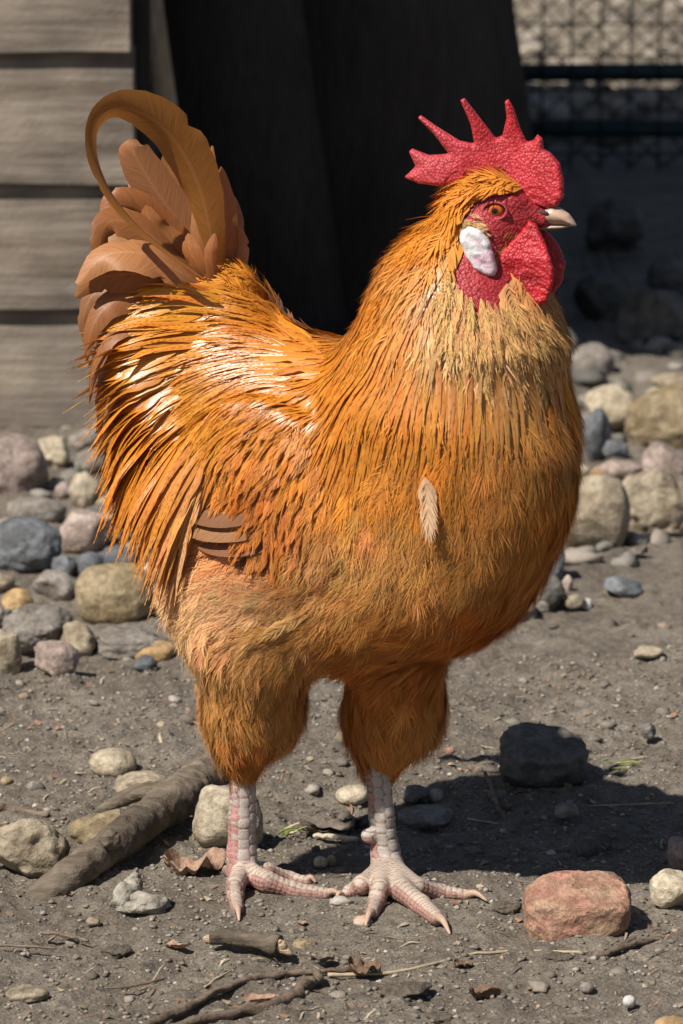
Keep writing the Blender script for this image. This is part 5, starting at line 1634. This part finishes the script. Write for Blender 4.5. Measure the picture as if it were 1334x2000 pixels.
# ---- tail: every feather has its own path (pixel, depth behind the tail root)
TB = mid(430, 560)
def tail_feather(name, pts, w_px, face, kind='blade', col=TAILC, camber=0.25, K=26, label=None, jag=0.06, twist=None):
    """pts: (u, v, metres behind the tail root); face: direction the flat of the vane looks, or one per point"""
    P = np.array([at_y(u, v, TB[1] + dy) for u, v, dy in pts])
    X = spline(P, K); T = unit(np.gradient(X, axis=0))
    face = np.atleast_2d(np.asarray(face, float))
    if len(face) == 1: face = face + RNG.normal(0, 0.32, 3)
    fi = np.linspace(0, 1, K); fk = np.linspace(0, 1, len(face))
    Fc = np.stack([np.interp(fi, fk, face[:, k]) for k in range(3)], -1)
    nn = unit(Fc - T * (Fc * T).sum(-1, keepdims=True)); sd = np.cross(T, nn)
    w = np.atleast_1d(np.asarray(w_px, float)); W = np.interp(fi, np.linspace(0, 1, len(w)), w) * SZ
    pr = profile(K, kind) if len(w) == 1 else np.ones(K)
    base = np.asarray(col); c = tint(base, 1, 0.13)[0]
    colk = c[None] * (1.05 - 0.15 * fi[:, None])
    V, Q, UV, C = vane_arrays(X[None], sd[None], nn[None], np.array([1.0]), W * pr, camber, colk[None], jag, M_=9)
    # splits: let the vane edge open along a few barbs
    part(name, V[0], Q, M['f_tail'], C[0], UV[0], label)
cm = (0.05, -1, 0.15)
# great sickle: rises, arches over and sweeps back down to the saddle
tail_feather('sickle_feather', [(425, 580, 0.0), (415, 480, -0.018), (390, 370, -0.032), (345, 280, -0.045), (285, 225, -0.055), (225, 212, -0.06), (188, 245, -0.062), (184, 305, -0.062), (212, 375, -0.06), (262, 437, -0.058), (320, 487, -0.056), (400, 545, -0.052)],
             [8, 22, 40, 52, 50, 40, 28, 19, 14, 12, 11, 8, 3], [(-.2, -.8, -.5), (-.3, -.85, -.4), (-.1, -.8, -.6), (.2, -.75, -.6), (.75, -.5, -.3), (.75, -.55, .4), (.6, -.45, .7), (.55, -.4, .75)], col=(0.39, 0.155, 0.036), K=60, camber=0.3, label='long sickle feather looping over in an arch')
tf = [  # points, half width, facing, colour
 ([(420, 575, .0), (375, 470, .005), (310, 380, .0), (262, 300, -.005), (258, 272, -.004)], [8, 30, 42, 40, 30, 8], cm, TAILP, 'pale broad tail feather with rounded tip'),
 ([(425, 570, .012), (400, 460, .02), (345, 360, .02), (320, 300, .02)], 36, cm, TAILC, None),
 ([(430, 570, -.004), (400, 500, -.012), (395, 430, -.016), (408, 350, -.016), (415, 285, -.014)], [7, 16, 22, 22, 16, 2], cm, TAILP, 'upright pointed tail feather'),
 ([(440, 572, .0), (440, 500, -.004), (442, 420, -.006), (432, 325, -.006)], 26, cm, TAILP, None),
 ([(445, 575, .006), (455, 510, .004), (460, 440, .004), (452, 375, .004)], 24, cm, TAILP, None),
 ([(446, 580, .002), (462, 530, -.002), (468, 480, -.002), (464, 440, -.002)], 20, cm, TAILP, None),
 ([(430, 575, -.012), (395, 530, -.022), (372, 490, -.024), (368, 455, -.022)], 20, cm, TAILC, None),
 ([(420, 590, -.016), (415, 530, -.024), (412, 490, -.026), (420, 455, -.025)], 13, cm, TAILC, None),
 ([(420, 580, -.008), (350, 530, -.03), (280, 495, -.042), (205, 500, -.048), (150, 555, -.05)], [8, 26, 42, 46, 38, 26, 6], (.1, -.75, .65), TAILP, 'broad tail feather curving out to the side'),
 ([(420, 590, -.004), (340, 545, -.026), (260, 535, -.036), (190, 545, -.04), (148, 580, -.04)], [8, 22, 34, 38, 34, 22, 5], (.1, -.8, .55), TAILC, None),
 ([(415, 575, .0), (330, 490, -.012), (265, 440, -.02), (215, 432, -.026), (195, 470, -.03), (200, 520, -.032)], [8, 24, 34, 32, 26, 18, 4], (.3, -.8, .3), TAILC, 'small curled sickle feather'),
 ([(420, 575, .006), (340, 470, .0), (275, 410, -.006), (225, 400, -.01), (198, 425, -.012)], 34, cm, TAILC, None),
 ([(400, 600, -.01), (300, 580, -.03), (220, 590, -.04), (180, 640, -.044), (168, 705, -.044)], [8, 22, 30, 30, 24, 14, 3], (-.2, -.85, .3), TAILC, None),
 ([(390, 630, -.015), (290, 620, -.035), (215, 650, -.045), (182, 720, -.05), (175, 790, -.05)], [8, 22, 30, 30, 24, 14, 3], (-.2, -.85, .3), TAILC, None),
 ([(390, 660, -.015), (290, 660, -.03), (220, 700, -.04), (195, 770, -.045), (195, 850, -.045)], [8, 22, 30, 30, 24, 14, 3], (-.2, -.85, .3), TAILC, None),
 ([(400, 610, .01), (290, 560, .0), (200, 560, -.005), (165, 610, -.008), (165, 670, -.008)], [8, 20, 26, 26, 20, 12, 3], (-.2, -.85, .3), RUST, None),
 ([(380, 690, -.01), (300, 720, -.02), (235, 770, -.03), (205, 830, -.03), (205, 890, -.03)], [8, 20, 26, 26, 22, 14, 3], (-.3, -.85, .2), TAILP, None),
 ([(430, 575, .03), (395, 470, .045), (330, 390, .05), (285, 350, .05), (250, 370, .05)], 34, cm, TAILC, None),
 ([(430, 570, .03), (420, 480, .045), (400, 400, .05), (385, 340, .05)], 30, cm, TAILC, None),
 ([(425, 580, .03), (330, 520, .045), (250, 480, .05), (205, 500, .05), (195, 560, .05)], 32, cm, RUST, None),
 ([(430, 575, .005), (385, 480, .01), (352, 400, .012), (345, 330, .012)], 32, cm, TAILC, None),
 ([(425, 580, .004), (360, 500, -.004), (300, 450, -.008), (285, 400, -.008)], 30, cm, TAILC, None),
]
for pts, w, fc, colr, lb in tf:
    tail_feather('tail_feather', pts, w, fc, 'blade', colr, label=lb)
# single loose feathers that catch the eye on breast and flank
def loose(u, v, du, dv, L, W, col, lift=0.014):
    P0 = None
    for y in np.linspace(-0.25, 0.2, 600):
        p = at_y(u, v, y)
        if sdf_all(p[None])[0] < 0.012: P0 = p; break
    nr = grad(sdf_all, P0[None])[0]; d = CR * du - CU * dv; t = unit(d - nr * d.dot(nr))
    K = 9; X = np.array([P0 + t * (k / (K - 1)) * L * SZ + nr * (0.002 + 0.004 * k / K) for k in range(K)])
    for k in range(K):
        e = sdf_all(X[k][None])[0]
        if e < lift: X[k] += nr * (lift - e)
    T = unit(np.gradient(X, axis=0)); sd = unit(np.cross(T, nr[None])); nn = np.cross(sd, T)
    c = np.array([col])
    v_, q, uv, cc = vane_arrays(X[None], sd[None], nn[None], np.array([W * SZ * 0.85]), profile(K, 'round'), 0.2, c, 0.2)
    part('loose_feather', v_[0], q, M['f_soft'], cc[0], uv[0])
    B = barb_arrays(X[None] + nn[None] * 0.0005, T[None], sd[None], nn[None], np.array([W * SZ]), 26, c * 1.05, fluff=0.08, bw=0.0004, angle=0.55)
    ob = join_barbs('feather_barbs', [B], M['f_soft'])
loose(832, 930, 0.02, 1, 105, 22, (0.70, 0.46, 0.27), 0.015)
loose(600, 1200, -0.85, 0.55, 105, 18, (0.60, 0.34, 0.12), 0.014)
print('PLUMAGE', cnt)
